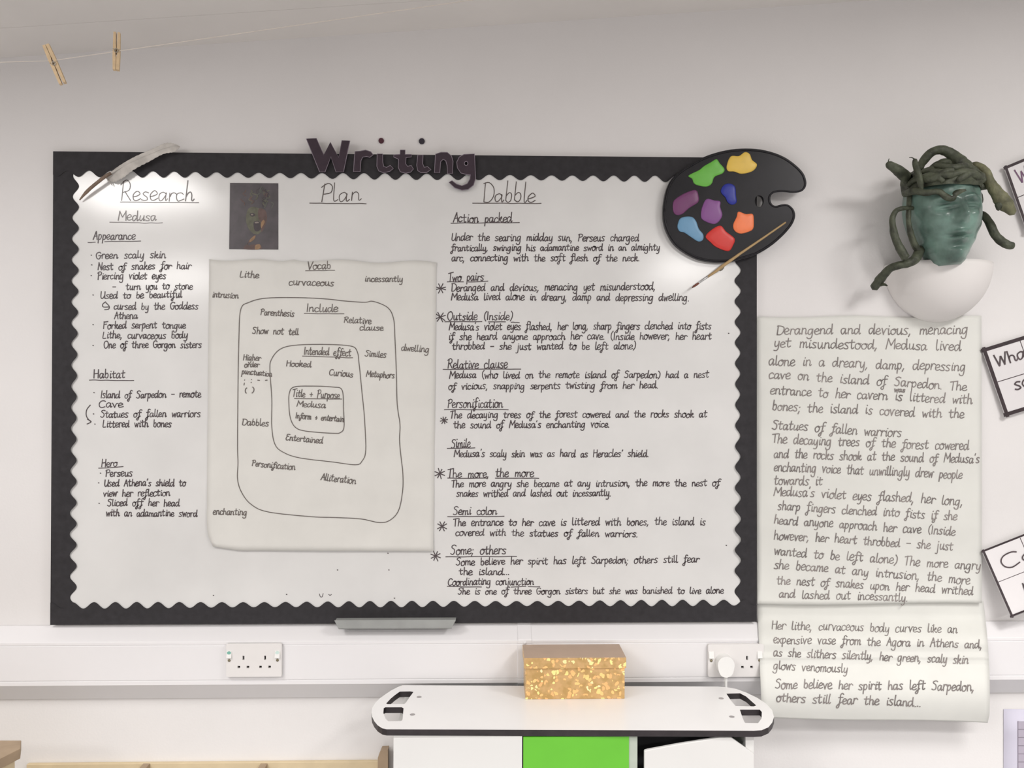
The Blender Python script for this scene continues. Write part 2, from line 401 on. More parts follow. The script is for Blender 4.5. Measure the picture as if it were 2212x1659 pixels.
def block(lines, extra=(), m=MINK, hw=PEN, parent=None, df=None, name='handwritten_text'):
    for (t, x0, y0, x1, y1, xh) in lines:
        mb = MB(); write(mb, t, x0, y0, x1, y1, xh, df or bd, hw); mb.build(name, m, parent or wb)
    for e in extra:
        mb = MB(); pline(mb, e, df or bd, hw); mb.build('bullet_mark' if len(e) == 2 else 'drawn_arrow', m, parent or wb)
dot = lambda x, y: [(x - 0.6, y), (x + 0.8, y + 0.4)]
block([('Green scaly skin', 207, 559, 358, 557, 9), ('Nest of snakes for hair', 211, 583, 412, 581, 9), ('Piercing violet eyes', 211, 604, 358, 602, 9),
       ('-  turn you to stone', 243, 626, 416, 625, 9), ('Used to be beautiful', 217, 645, 393, 643, 9), ('cursed by the Goddess', 246, 669, 428, 668, 9),
       ('Athena', 247, 689, 297, 688, 9), ('Forked serpent tongue', 223, 710, 401, 709, 9), ('Lithe, curvaceous body', 222, 731, 405, 731, 9),
       ('One of three Gorgon sisters', 224, 752, 435, 751, 9)],
      [dot(197, 551), dot(198, 572), dot(197, 595), dot(201, 637), dot(201, 701), dot(201, 746),
       [(228, 652), (222, 657), (223, 663), (235, 663)], [(229, 654), (236, 662), (234, 668), (226, 669)]])
block([('Island of Sarpedon - remote', 217, 860, 434, 858, 9), ('Cave', 214, 881, 266, 880, 9), ('Statues of fallen warriors', 217, 902, 433, 900, 9),
       ('Littered with bones', 222, 923, 370, 922, 9)],
      [dot(203, 848), dot(202, 894), dot(205, 916), [(195, 875), (187, 886), (187, 900), (196, 911)], [(189, 906), (197, 911), (188, 916)]])
block([('Perseus', 228, 1030, 286, 1029, 9), ("Used Athena's shield to", 225, 1050, 401, 1050, 9), ('view her reflection', 223, 1073, 367, 1071, 9),
       ('Sliced off her head', 232, 1093, 388, 1093, 9), ('with an adamantine sword', 229, 1115, 426, 1116, 9)], [dot(217, 1022), dot(213, 1043), dot(214, 1087)])
block([('Under the searing midday sun, Perseus charged', 975, 520, 1380, 521, 9.5), ('frantically, swinging his adamantine sword in an almighty', 975, 542, 1425, 541, 8.5),
       ('arc, connecting with the soft flesh of the neck.', 976, 564, 1382, 564, 9)])
block([('Deranged and devious, menacing yet misunderstood,', 975, 629, 1416, 626, 9.5), ('Medusa lived alone in dreary, damp and depressing dwelling.', 975, 648, 1489, 650, 9.5)])
block([("Medusa's violet eyes flashed, her long, sharp fingers clenched into fists", 970, 713, 1536, 711, 9.5),
       ('if she heard anyone approach her cave. (Inside however, her heart', 969, 734, 1537, 733, 9.5), ('throbbed - she just wanted to be left alone)', 977, 755, 1373, 755, 9.5)])
block([('Medusa (who lived on the remote island of Sarpedon) had a nest', 971, 817, 1531, 816, 9), ('of vicious, snapping serpents twisting from her head.', 969, 841, 1422, 839, 9)])
block([('The decaying trees of the forest cowered and the rocks shook at', 972, 903, 1527, 901, 9), ("the sound of Medusa's enchanting voice.", 980, 925, 1317, 923, 9)])
block([("Medusa's scaly skin was as hard as Heracles' shield.", 981, 987, 1402, 987, 9)])
block([('The more angry she became at any intrusion, the more the nest of', 975, 1052, 1555, 1050, 9), ('snakes writhed and lashed out incessantly.', 986, 1073, 1320, 1072, 9)])
block([('The entrance to her cave is littered with bones, the island is', 979, 1136, 1524, 1134, 9.5), ('covered with the statues of fallen warriors.', 984, 1157, 1378, 1160, 9)])
block([('Some believe her spirit has left Sarpedon; others still fear', 985, 1221, 1510, 1215, 9.5), ('the island...', 992, 1242, 1101, 1241, 9)])
block([('She is one of three Gorgon sisters but she was banished to live alone', 989, 1284, 1563, 1282, 8.5)])
for (sx, sy, sr) in [(952, 623, 11), (951, 685, 12), (959, 908, 8), (950, 1023, 11), (955, 1137, 11), (941, 1201, 11)]:
    mb = MB()
    for a in (20, 65, 110, 155):
        a = math.radians(a + rnd.uniform(-9, 9)); c, s_ = math.cos(a) * sr, math.sin(a) * sr * rnd.uniform(0.9, 1.15)
        pline(mb, [(sx - c, sy + s_), (sx + c, sy - s_)], bd, PEN)
    mb.build('star_mark', MINK, wb)
for (x, y) in [(461, 1286), (729, 1231), (840, 1231), (838, 1195), (619, 1284), (852, 1292), (1569, 1178), (1574, 720)]:
    mb = MB(); pline(mb, dot(x, y), bd, 0.0012); mb.build('ink_speck', MINK, wb)
mb = MB(); pline(mb, [(690, 1283), (692, 1289), (696, 1289), (698, 1282)], bd, 0.0008); mb.build('ink_speck', MINK, wb)
mb = MB(); pline(mb, [(710, 1284), (713, 1286), (716, 1284)], bd, 0.0008); mb.build('ink_speck', MINK, wb)

# ================================================================== sheets of paper
def sheet(root, corners, dfun, m, nx=30, ny=40, edge=None, name='sheet', th=0.0004):
    """corners TL TR BR BL in picture coordinates of the photographed sheet"""
    tl, tr_, br, bl = [Vector(c) for c in corners]; mb = MB()
    for j in range(ny + 1):
        for i in range(nx + 1):
            u, v = i / nx, j / ny
            p = tl.lerp(tr_, u).lerp(bl.lerp(br, u), v)
            if edge: p = p + Vector(edge(u, v))
            q = W(p.x, p.y, dfun(p.x, p.y)); mb.v.append(q)
    N = len(mb.v)
    mb.v += [v + Vector((0, th, 0)) for v in mb.v]
    R = nx + 1
    for j in range(ny):
        for i in range(nx):
            a = j * R + i
            mb.f.append((a, a + R, a + R + 1, a + 1)); mb.m.append(0)
            mb.f.append((N + a, N + a + 1, N + a + R + 1, N + a + R)); mb.m.append(0)
    for i in range(nx):
        for a, b in ((i + 1, i), (ny * R + i, ny * R + i + 1)): mb.f.append((b, a, N + a, N + b)); mb.m.append(0)
    for j in range(ny):
        for a, b in ((j * R, (j + 1) * R), ((j + 1) * R + nx, j * R + nx)): mb.f.append((b, a, N + a, N + b)); mb.m.append(0)
    return mb.build(name, m, root, smooth=True)
def nz(x, y, s, k=0.0): return noise.noise(Vector((x / s, y / s, k)))
def d_plan(x, y):
    v = (y - 560) / 630; e = max(0, (y - 1130) / 60)
    l = max(0, 1 - (x - 445) / 40) * max(0, (y - 1000) / 190)
    return DB + 0.0018 + 0.0014 * nz(x, y, 130) + 0.004 * e * e + 0.004 * l + 0.002 * max(0, 1 - (y - 560) / 25)
ps = empty('paper_sheet', W(694, 1188, DB), 'cream plan sheet with three nested rounded boxes, stuck in the middle of the whiteboard', 'paper sheet', 'handwritten sheets of paper')
def plan_edge(u, v):
    t = (1 - v) ** 8; b = max(0, (v - 0.9) / 0.1) ** 2
    return (14 * b * max(0, 1 - u * 7), t * (3 * math.sin(u * 19) + 4 * math.exp(-((u - 0.3) / 0.07) ** 2) - 5 * math.exp(-((u - 0.37) / 0.03) ** 2)) - 8 * b * max(0, 1 - u * 7))
sheet(ps, [(452, 560), (943, 567), (936, 1191), (446, 1189)], d_plan, MPAPER, 40, 50, plan_edge)
dp = lambda x, y: d_plan(x, y) + 0.0005
for (t, x0, y0, x1, y1, xh, l) in [('Vocab', 664, 582, 715, 581, 9.5, (660, 585, 723, 584)), ('Include', 661, 674, 730, 674, 10, (657, 677, 743, 678)),
                                   ('Intended effect', 656, 766, 758, 769, 9, (653, 769, 762, 773)), ('Title + Purpose', 631, 857, 733, 861, 9, (636, 861, 738, 862))]:
    heading(t, x0, y0, x1, y1, xh, [l], 0.00105, MINKP, parent=ps, df=dp)
for grp in [
    [('Lithe', 518, 598, 559, 601, 8.5)], [('curvaceous', 624, 616, 721, 618, 9)], [('incessantly', 788, 608, 870, 609, 8)], [('intrusion', 458, 642, 515, 645, 8)],
    [('Parenthesis', 563, 680, 635, 684, 8)], [('Relative', 743, 697, 802, 699, 8), ('clause', 777, 713, 828, 714, 7.5)], [('Show not tell', 545, 721, 645, 723, 8.5)],
    [('Hooked', 618, 791, 672, 794, 8)], [('Curious', 711, 811, 762, 815, 8)], [('Similes', 788, 770, 834, 773, 8)], [('dwelling', 867, 758, 927, 761, 8.5)],
    [('Metaphors', 791, 814, 852, 817, 8)], [('Higher', 525, 778, 563, 779, 7.5), ('order', 528, 793, 560, 793, 7), ('punctuation', 522, 808, 587, 813, 7), (';  :  -  -', 527, 828, 577, 827, 8), ('( )', 528, 848, 549, 848, 6)],
    [('Medusa', 641, 878, 703, 882, 8)], [('Inform + entertain', 638, 903, 742, 912, 7.5)], [('Dabbles', 523, 917, 580, 921, 8.5)], [('Entertained', 617, 951, 697, 958, 8)],
    [('Personification', 544, 1006, 637, 1016, 8)], [('Alliteration', 693, 1037, 768, 1046, 9)], [('enchanting', 460, 1111, 533, 1114, 8.5)]]:
    block(grp, m=MINKP, hw=0.00105, parent=ps, df=dp)
for loop in [
    [(513, 960), (514, 840), (516, 729), (520, 668), (538, 653), (575, 644), (647, 643), (707, 646), (743, 650), (787, 653), (806, 651), (837, 664), (850, 688), (853, 729), (856, 801), (858, 873), (864, 917), (863, 950), (866, 985), (870, 1020), (870, 1057), (862, 1100), (845, 1122), (821, 1129), (780, 1121), (725, 1118), (671, 1116), (580, 1106), (543, 1090), (522, 1064), (513, 1035), (514, 1000)],
    [(594, 960), (587, 922), (587, 861), (583, 801), (586, 777), (604, 755), (635, 746), (695, 744), (755, 747), (771, 758), (776, 789), (782, 849), (787, 900), (790, 972), (782, 996), (768, 1004), (719, 998), (647, 989), (612, 977)],
    [(624, 873), (625, 849), (635, 836), (671, 834), (719, 836), (739, 843), (742, 886), (743, 922), (736, 934), (719, 936), (659, 931), (637, 922), (627, 902)]]:
    mb = MB(); pline(mb, loop, dp, 0.0010, closed=True, sub=6); mb.build('outline_box', MINKP, ps)

def d_big(x, y):
    f = 0.0
    for yc, a in ((800, 0.005), (955, 0.003), (1130, 0.004)): f += a * max(0, 1 - abs(y - yc) / 70)
    e = max(0, (y - 1230) / 75)
    return 0.0035 + f + 0.003 * (nz(x, y, 170, 3) + 0.6) + 0.008 * e * e + (0.004 * max(0, 1 - (x - 1632) / 30) * max(0, (y - 900) / 400))
bs = empty('paper_sheet', W(1876, 1300, 0), 'tall off-white handwritten sheet on the wall right of the whiteboard, below the sculpted head', 'paper sheet', 'handwritten sheets of paper')
sheet(bs, [(1633, 684), (2120, 684), (2121, 1305), (1636, 1303)], d_big, MPAPER2, 40, 70, lambda u, v: (0, (1 - v) ** 20 * 2 * math.sin(u * 11) + max(0, (v - 0.9) / 0.1) ** 2 * (3 * math.sin(u * 5 + 0.4)), 0)[:2])
db = lambda x, y: d_big(x, y) + 0.0005
BL = [('Derangend and devious, menacing', 1678, 722, 2091, 722, 12.5), ('yet misundestood, Medusa lived', 1672, 750, 2076, 757, 12.5), ('alone in a dreary, damp, depressing', 1661, 788, 2086, 802, 12.5),
      ('cave on the island of Sarpedon. The', 1661, 817, 2088, 844, 12), ('entrance to her cavern is littered with', 1664, 852, 2100, 873, 12), ('bones; the island is covered with the', 1668, 886, 2082, 904, 12),
      ('Statues of fallen warriors', 1668, 926, 1947, 945, 12), ('The decaying trees of the forest cowered', 1668, 957, 2093, 973, 12), ("and the rocks shook at the sound of Medusa's", 1672, 989, 2116, 1001, 11.5),
      ('enchanting voice that unwillingly drew people', 1672, 1017, 2078, 1034, 12), ('towards it', 1672, 1046, 1776, 1049, 12), ("Medusa's violet eyes flashed, her long,", 1672, 1070, 2080, 1091, 12),
      ('sharp fingers clenched into fists if she', 1680, 1101, 2067, 1124, 11.5), ('heard anyone approach her cave (Inside', 1672, 1131, 2063, 1157, 11.5), ('however, her heart throbbed - she just', 1672, 1164, 2058, 1189, 11.5),
      ('wanted to be left alone) The more angry', 1672, 1199, 2118, 1232, 11.5), ('she became at any intrusion, the more', 1672, 1227, 2095, 1262, 11.5), ('the nest of snakes upon her head writhed', 1678, 1261, 2102, 1285, 11),
      ('and lashed out incessantly.', 1683, 1291, 1961, 1299, 11)]
block(BL[:7] + [('was', 1932, 846, 1955, 847, 6)], (), m=MINKG, hw=0.00125, parent=bs, df=db)
block(BL[7:11], m=MINKG, hw=0.00125, parent=bs, df=db)
block(BL[11:], m=MINKG, hw=0.00125, parent=bs, df=db)

def d_low(x, y):
    t = max(0, min(1, (y - 1325) / 70)); t = t * t * (3 - 2 * t)
    fold = 0.006 * max(0, 1 - abs(y - 1421) / 14)
    hang = max(0, (y - 1425) / 130)
    return 0.003 + 0.056 * t + fold + 0.032 * math.sin(math.pi * 0.86 * min(hang, 1.1)) + 0.0015 * nz(x, y, 120, 8)
ls = empty('paper_sheet', W(1890, 1560, 0.06), 'shorter creased handwritten sheet hanging over the white trunking, below the tall sheet', 'paper sheet', 'handwritten sheets of paper')
sheet(ls, [(1636, 1296), (2124, 1298), (2137, 1562), (1646, 1549)], d_low, MPAPER2, 40, 90, lambda u, v: (6 * math.sin(v * 3.1) * u - (12 * max(0, v - 0.93) / 0.07 * max(0, u - 0.9) * 3), 2 * math.sin(u * 6) * max(0, v - 0.8) * 5))
dl = lambda x, y: d_low(x, y) + 0.0006
LL = [('Her lithe, curvaceous body curves like an', 1667, 1359, 2068, 1368, 11), ('expensive vase from the Agora in Athens and,', 1671, 1389, 2122, 1400, 11), ('as she slithers silently, her green, scaly skin', 1671, 1417, 2092, 1434, 11),
      ('glows venomously', 1671, 1446, 1831, 1453, 11), ('Some believe her spirit has left Sarpedon,', 1675, 1487, 2105, 1492, 12), ('others still fear the island...', 1677, 1516, 1990, 1526, 12)]
block(LL[:4], m=MINKG, hw=0.00125, parent=ls, df=dl)
block(LL[4:], m=MINKG, hw=0.00135, parent=ls, df=dl)

# ================================================================== the printed picture: a plain dark portrait
pp = empty('printed_picture', W(548, 538, DB), 'small dark print of a shouting green face, beside the heading Plan on the whiteboard', 'picture')
sheet(pp, [(497, 395), (601, 396), (601, 539), (495, 538)], lambda x, y: DB + 0.0012, mat('dark_print', srgb(74, 68, 72), 0.4, var=0.25, scale=35), 8, 10, name='print').data.polygons.foreach_set('use_smooth', [False] * 196)
def patch(mb, pts, k, lay):
    P = spline([(x, y, 0) for x, y in pts], 4, True); v = [W(p.x, p.y, DB + 0.0013 + 0.00012 * lay) for p in P]
    mb.add(v, [tuple(t) for t in tessellate_polygon([v])], k)
cx_ = lambda L: [(490 + a / 10.37, 385 + b / 10.37) for a, b in L]
pm = MB()
PM = [mat('print_olive', srgb(92, 92, 76), 0.5, var=0.3, scale=60), mat('print_shade', srgb(62, 54, 58), 0.5, var=0.2, scale=60), mat('print_ochre', srgb(142, 112, 82), 0.5, var=0.3, scale=60),
      mat('print_red', srgb(92, 72, 68), 0.5, var=0.3, scale=60), mat('print_pale', srgb(136, 126, 118), 0.5, var=0.1), mat('print_green', srgb(82, 84, 78), 0.5, var=0.3, scale=60)]
patch(pm, cx_([(470, 700), (600, 640), (760, 700), (860, 850), (830, 1050), (740, 1230), (620, 1250), (500, 1150), (430, 950)]), 0, 0)
patch(pm, cx_([(720, 680), (860, 720), (900, 900), (850, 1080), (770, 1200), (760, 1000), (700, 860)]), 3, 1)
patch(pm, cx_([(600, 990), (690, 960), (760, 1010), (770, 1120), (700, 1190), (620, 1160)]), 1, 2)
patch(pm, cx_([(625, 985), (690, 975), (720, 1000), (640, 1010)]), 4, 3)
patch(pm, cx_([(510, 800), (590, 780), (640, 830), (560, 860)]), 1, 2)
patch(pm, cx_([(540, 805), (580, 800), (590, 825), (550, 830)]), 4, 3)
patch(pm, cx_([(760, 1010), (820, 930), (850, 980), (800, 1080), (770, 1120)]), 2, 3)
patch(pm, cx_([(640, 1290), (620, 1370), (520, 1440), (400, 1520), (400, 1590), (760, 1590), (740, 1490), (600, 1480), (480, 1500), (500, 1390)]), 3, 1)
patch(pm, cx_([(640, 1280), (610, 1370), (520, 1430), (510, 1390), (570, 1320)]), 2, 2)
patch(pm, cx_([(640, 1500), (740, 1480), (750, 1560), (690, 1595), (630, 1590)]), 2, 2)
for i in range(26):
    a = rnd.uniform(-0.3, math.pi); r_ = rnd.uniform(120, 330); x = 680 + math.cos(a) * r_ * 1.1; y = 620 - math.sin(a) * r_
    L = cx_([(x, y), (x + rnd.uniform(-70, 70), y - 50), (x + rnd.uniform(-60, 60), y - 95), (x + rnd.uniform(-90, 90), y - 130)])
    ribbon(pm, [W(p.x, p.y, DB + 0.0014 + 0.00002 * i) for p in spline([(q, s_, 0) for q, s_ in L], 4)], 0.0014, k=(5, 1, 0, 3)[i % 4])
pm.build('printed_face', PM, pp)

# ================================================================== "Writing" in cut-out letters
LT = {
 'W': ([(272, 175), (400, 492), (452, 492), (508, 348), (556, 492), (628, 492), (690, 195), (612, 192), (582, 355), (503, 208), (440, 330), (370, 172)], None, 0),
 'r': ([(738, 297), (730, 395), (724, 490), (788, 490), (795, 385), (812, 352), (850, 345), (880, 354), (912, 328), (890, 300), (840, 283), (790, 293)], None, 0),
 'i': ([(950, 320), (1003, 320), (1004, 400), (1012, 440), (1040, 450), (1075, 430), (1105, 460), (1070, 488), (1010, 500), (965, 483), (947, 440)], (988, 193, 26), 1),
 't': ([(1170, 283), (1218, 283), (1218, 325), (1278, 325), (1276, 350), (1225, 356), (1222, 415), (1240, 440), (1275, 430), (1297, 465), (1270, 495), (1220, 505), (1170, 490), (1152, 450), (1155, 372), (1108, 350), (1110, 328), (1168, 325)], None, 0),
 'I': ([(1338, 332), (1388, 330), (1385, 415), (1400, 450), (1430, 442), (1465, 470), (1420, 500), (1370, 500), (1337, 480), (1328, 430)], (1376, 198, 28), 2),
 'n': ([(1508, 322), (1560, 305), (1620, 305), (1660, 340), (1675, 390), (1670, 508), (1622, 508), (1618, 430), (1605, 385), (1580, 372), (1557, 395), (1548, 500), (1497, 500), (1503, 400)], None, 0),
 'g': ([(1880, 320), (1886, 450), (1890, 560), (1870, 620), (1820, 660), (1760, 668), (1690, 645), (1635, 592), (1665, 575), (1710, 610), (1760, 625), (1810, 605), (1836, 560), (1840, 520), (1800, 517), (1750, 503), (1717, 455), (1710, 400), (1735, 350), (1780, 325)], None, 0)}
NAMES = {'W': 'plum card capital W starting the word on the top border of the whiteboard', 'r': 'plum card letter r between the capital W and the first i',
         'i': 'plum card letter i with a round dot, just left of the t', 't': 'plum card letter t in the middle of the word above the whiteboard',
         'I': 'plum card letter i with a round dot, just right of the t', 'n': 'plum card letter n between the second i and the g', 'g': 'plum card letter g with a tail hanging below the border'}
c3 = lambda a, b: (600 + a / 4.424, 260 + b / 4.424)
DLT = 0.026
for ch, (ol, dt, kk) in LT.items():
    base = W(*c3(ol[0][0], ol[0][1]), DLT)
    L = empty('cut_out_letter', base, NAMES[ch], 'letter', 'cut-out letters spelling Writing')
    V = [W(*c3(a, b), DLT) for a, b in ol]
    holes = []
    if ch == 'g': holes = [[W(*c3(1800 + 17 * math.cos(q), 412 + 20 * math.sin(q)), DLT) for q in [2 * math.pi * i / 14 for i in range(14)]]]
    MB().prism(V, holes, (0, 0.0042, 0)).build('letter_body', MPLUM, L)
    o = MB(); ribbon(o, [v + Vector((0, -0.0003, 0)) for v in V], 0.0008, True)
    for h in holes: ribbon(o, [v + Vector((0, -0.0003, 0)) for v in h], 0.0008, True)
    o.build('pale_outline', MLAV, L)
    if dt:
        D = [W(*c3(dt[0] + dt[2] * math.cos(q), dt[1] + dt[2] * math.sin(q)), 0.004) for q in [2 * math.pi * i / 20 for i in range(20)]]
        MB().prism(D, [], (0, 0.0036, 0)).build('dot', mat('dot_card', (0.075, 0.018, 0.03) if kk == 1 else (0.028, 0.022, 0.034), 0.7), L)

# ================================================================== quill feather
q1 = lambda a, b: (a / 4.0, b / 4.0)
qf = empty('quill_feather', W(172, 432, DB), 'grey white quill feather slanting across the top left corner of the whiteboard', 'feather')
sh = [(172, 432), (182, 420), (195, 407), (212, 393), (228, 381), (262, 361), (310, 338), (350, 323), (380, 315)]
S3 = spline([W(x, y, DB + 0.010 + 0.012 * math.sin(i / 8 * math.pi)) for i, (x, y) in enumerate(sh)], 5)
MB().tube(S3[:23], [0.0014 + 0.0028 * min(1, i / 7) for i in range(23)], 10).build('quill_shaft', MQUILL, qf, smooth=True)
MB().tube(S3[22:], [0.0030 * (1 - i / (len(S3) - 20)) for i in range(len(S3) - 22)], 8).build('rachis', MFEATH, qf, smooth=True)
up_e = [(222, 387), (236, 374), (262, 355), (292, 338), (330, 321), (358, 309), (378, 311), (389, 316)]
lo_e = [(233, 389), (246, 393), (266, 384), (290, 366), (322, 349), (352, 333), (376, 328), (389, 318)]
mi_e = [(226, 383), (240, 374), (262, 361), (292, 346), (326, 332), (352, 322), (374, 316), (388, 316)]
def vane(name, edge, sgn):
    A = spline([(x, y, 0) for x, y in mi_e], 10); Bq = spline([(x, y, 0) for x, y in edge], 10); mb = MB(); n = len(A); m_ = 6
    for i in range(n):
        for j in range(m_ + 1):
            t = j / m_; p = A[i].lerp(Bq[i], t * (1 + 0.05 * math.sin(i * 2.1) * t))
            u = i / n
            mb.v.append(W(p.x, p.y, DB + 0.013 + 0.012 * math.sin(u * 2.9) + sgn * 0.006 * math.sin(t * 1.6)))
    N = len(mb.v); mb.v += [v + Vector((0, 0.0006, 0)) for v in mb.v]
    for i in range(n - 1):
        for j in range(m_):
            a = i * (m_ + 1) + j; b = a + m_ + 1
            mb.f += [(a, b, b + 1, a + 1), (N + a, N + a + 1, N + b + 1, N + b)]; mb.m += [0, 0]
        for j in (0, m_):
            a = i * (m_ + 1) + j; b = a + m_ + 1; mb.f.append((a, b, N + b, N + a)); mb.m.append(0)
    return mb.build(name, MFEATH, qf, smooth=True)
vane('vane', up_e, 0.4); vane('vane', lo_e, -0.6)
MB().tube([W(233, 389, DB + 0.012), W(238, 394, DB + 0.010), W(243, 401, DB + 0.006)], [0.002, 0.0016, 0.0006], 6).build('loose_barb', MFEATH, qf, smooth=True)

# ================================================================== artist's palette and brush
c4 = lambda a, b: (1400 + a / 4.74, 300 + b / 4.74)
DP = 0.036
pl = empty('artist_palette', W(1590, 560, 0.02), 'black kidney-shaped painter palette with eight paint blobs, over the top right whiteboard corner', 'palette')
po = [(153, 750), (162, 640), (190, 510), (245, 405), (330, 325), (430, 262), (560, 190), (700, 140), (850, 108), (1000, 98), (1150, 108), (1300, 145), (1420, 200), (1520, 275), (1590, 350), (1620, 430), (1615, 490), (1580, 528), (1500, 540), (1400, 530), (1310, 537), (1265, 572), (1253, 620), (1272, 670), (1320, 697), (1380, 682), (1440, 680), (1490, 720), (1507, 790), (1480, 870), (1420, 950), (1340, 1030), (1240, 1110), (1120, 1180), (1000, 1222), (880, 1252), (760, 1264), (640, 1260), (500, 1230), (360, 1155), (260, 1070), (190, 950), (160, 850)]
PO = [W(*c4(p.x, p.y), DP) for p in spline([(a, b, 0) for a, b in po], 3, True)]
TH = [W(*c4(1138 + 46 * math.cos(q), 637 + 60 * math.sin(q)), DP) for q in [2 * math.pi * i / 24 for i in range(24)]]
MB().prism(PO, [TH], (0, 0.012, 0)).build('palette_board', MBLACK, pl, bevel=0.004)
MB().tube([p + (W(1585, 440, DP) - p).normalized() * 0.0042 + Vector((0, 0.0002, 0)) for p in PO + PO[:2]], 0.0026, 8).build('raised_rim', MBLACK, pl, smooth=True)
def blob(pts, col, lab):
    P = spline([(a, b, 0) for a, b in pts], 5, True); n = len(P); c = sum((Vector(p) for p in P), Vector()) / n
    mb = MB()
    rings = [(1.0, 0.0), (0.985, 0.0016), (0.9, 0.0028), (0.6, 0.0034), (0.25, 0.0036)]
    for s_, h in rings:
        for p in P:
            q = c + (p - c) * s_; mb.v.append(W(*c4(q.x, q.y), DP - 0.0002 + h))
    mb.v.append(W(*c4(c.x, c.y), DP + 0.0036))
    for r in range(len(rings) - 1):
        for i in range(n):
            j = (i + 1) % n; mb.f.append((r * n + i, r * n + j, (r + 1) * n + j, (r + 1) * n + i)); mb.m.append(0)
    b = (len(rings) - 1) * n
    for i in range(n): mb.f.append((b + i, b + (i + 1) % n, len(mb.v) - 1)); mb.m.append(0)
    o = mb.build('paint_blob', mat('paint_' + lab.split()[0], srgb(*col), 0.4, var=0.05, scale=40), pl, smooth=True)
    o['label'] = lab + ' paint blob'
blob([(413, 375), (520, 320), (570, 280), (640, 240), (700, 208), (735, 250), (782, 310), (760, 355), (680, 390), (650, 460), (590, 490), (480, 465), (450, 410)], (108, 186, 74), 'green')
blob([(803, 280), (845, 180), (930, 175), (990, 135), (1040, 155), (1065, 215), (1115, 265), (1070, 330), (960, 358), (880, 335), (820, 330)], (232, 196, 88), 'yellow')
blob([(745, 520), (780, 470), (840, 458), (890, 490), (900, 580), (905, 650), (860, 675), (815, 650), (790, 600), (752, 560)], (36, 48, 150), 'dark blue')
blob([(255, 650), (300, 600), (400, 545), (490, 525), (518, 590), (510, 650), (420, 710), (350, 770), (290, 780), (255, 740)], (116, 62, 108), 'plum purple')
blob([(555, 690), (600, 615), (680, 630), (738, 640), (740, 700), (760, 780), (720, 850), (660, 872), (560, 830), (540, 780)], (136, 84, 146), 'violet')
blob([(300, 890), (335, 810), (440, 797), (490, 840), (520, 920), (565, 980), (560, 1035), (510, 1050), (430, 1000), (370, 960), (320, 945)], (112, 158, 192), 'light blue')
blob([(588, 1000), (650, 930), (740, 888), (800, 950), (885, 1020), (870, 1090), (820, 1150), (700, 1110), (640, 1060)], (214, 58, 52), 'red')
blob([(870, 880), (905, 800), (925, 745), (1000, 770), (1070, 770), (1082, 840), (1075, 920), (1020, 955), (940, 970), (885, 940)], (252, 134, 84), 'orange')
br = empty('paintbrush', W(1496, 622, 0.03), 'thin wooden paintbrush with dark bristles, laid diagonally across the lower edge of the palette', 'paintbrush')
DBR = DP + 0.0075
bp = lambda x, y, d=DBR: W(x, y, d)
MB().tube([bp(1528, 598.5), bp(1545, 587), bp(1562, 574), bp(1600, 547), bp(1650, 513), bp(1697, 480.5)], [0.0028, 0.0036, 0.0042, 0.0033, 0.0027, 0.0022], 12).build('handle', mat('brush_wood', srgb(178, 150, 106), 0.5, var=0.12, scale=60), br, smooth=True)
MB().tube([bp(1509, 611.5), bp(1518, 605), bp(1529, 597.5)], [0.0024, 0.0027, 0.0029], 12).build('ferrule', mat('ferrule_metal', (0.55, 0.55, 0.55), 0.3, metal=0.8), br, smooth=True)
MB().tube([bp(1495, 621.5), bp(1499, 618.5), bp(1505, 614.5), bp(1510, 611)], [0.0010, 0.0028, 0.0030, 0.0023], 12).build('bristles', mat('bristle_brown', srgb(112, 66, 54), 0.7, var=0.3, scale=90), br, smooth=True)
MB().tube([bp(1554, 583.5, 0.034), bp(1558, 580, 0.036), bp(1562, 576.5, 0.034)], [0.004, 0.0055, 0.004], 10).build('fixing_blob', mat('glue_grey', srgb(132, 126, 112), 0.5), br, smooth=True)

# ================================================================== wall uplighter bowl and the sculpted head
rimL, rimR = W(1913, 574, 0.0), W(2133, 574, 0.0)
bc = W(2024, 574, 0.012); bc.y = 0
zrim = bc.z
bowl_r = 0.136; bowl_h = bc.z - W(2021, 695, 0.03).z
ub = empty('wall_uplighter', (bc.x, 0, zrim), 'white half-bowl wall light under the green sculpted head', 'wall light')
mb = MB(); nu, nv = 40, 18
def shell(r, h):
    for j in range(nv + 1):
        ph = math.pi / 2 * j / nv
        for i in range(nu + 1):
            th = math.pi * i / nu
            mb.v.append(Vector((bc.x - math.cos(th) * r * math.cos(ph), -math.sin(th) * r * math.cos(ph) - 0.0006, zrim - h * math.sin(ph))))
shell(bowl_r, bowl_h); N = len(mb.v); shell(bowl_r - 0.007, bowl_h - 0.007); R = nu + 1
for j in range(nv):
    for i in range(nu):
        a = j * R + i
        mb.f += [(a, a + R, a + R + 1, a + 1), (N + a, N + a + 1, N + a + R + 1, N + a + R)]; mb.m += [0, 0]
for i in range(nu): mb.f.append((i, i + 1, N + i + 1, N + i)); mb.m.append(0)
mb.build('bowl', MPLAST, ub, smooth=True)

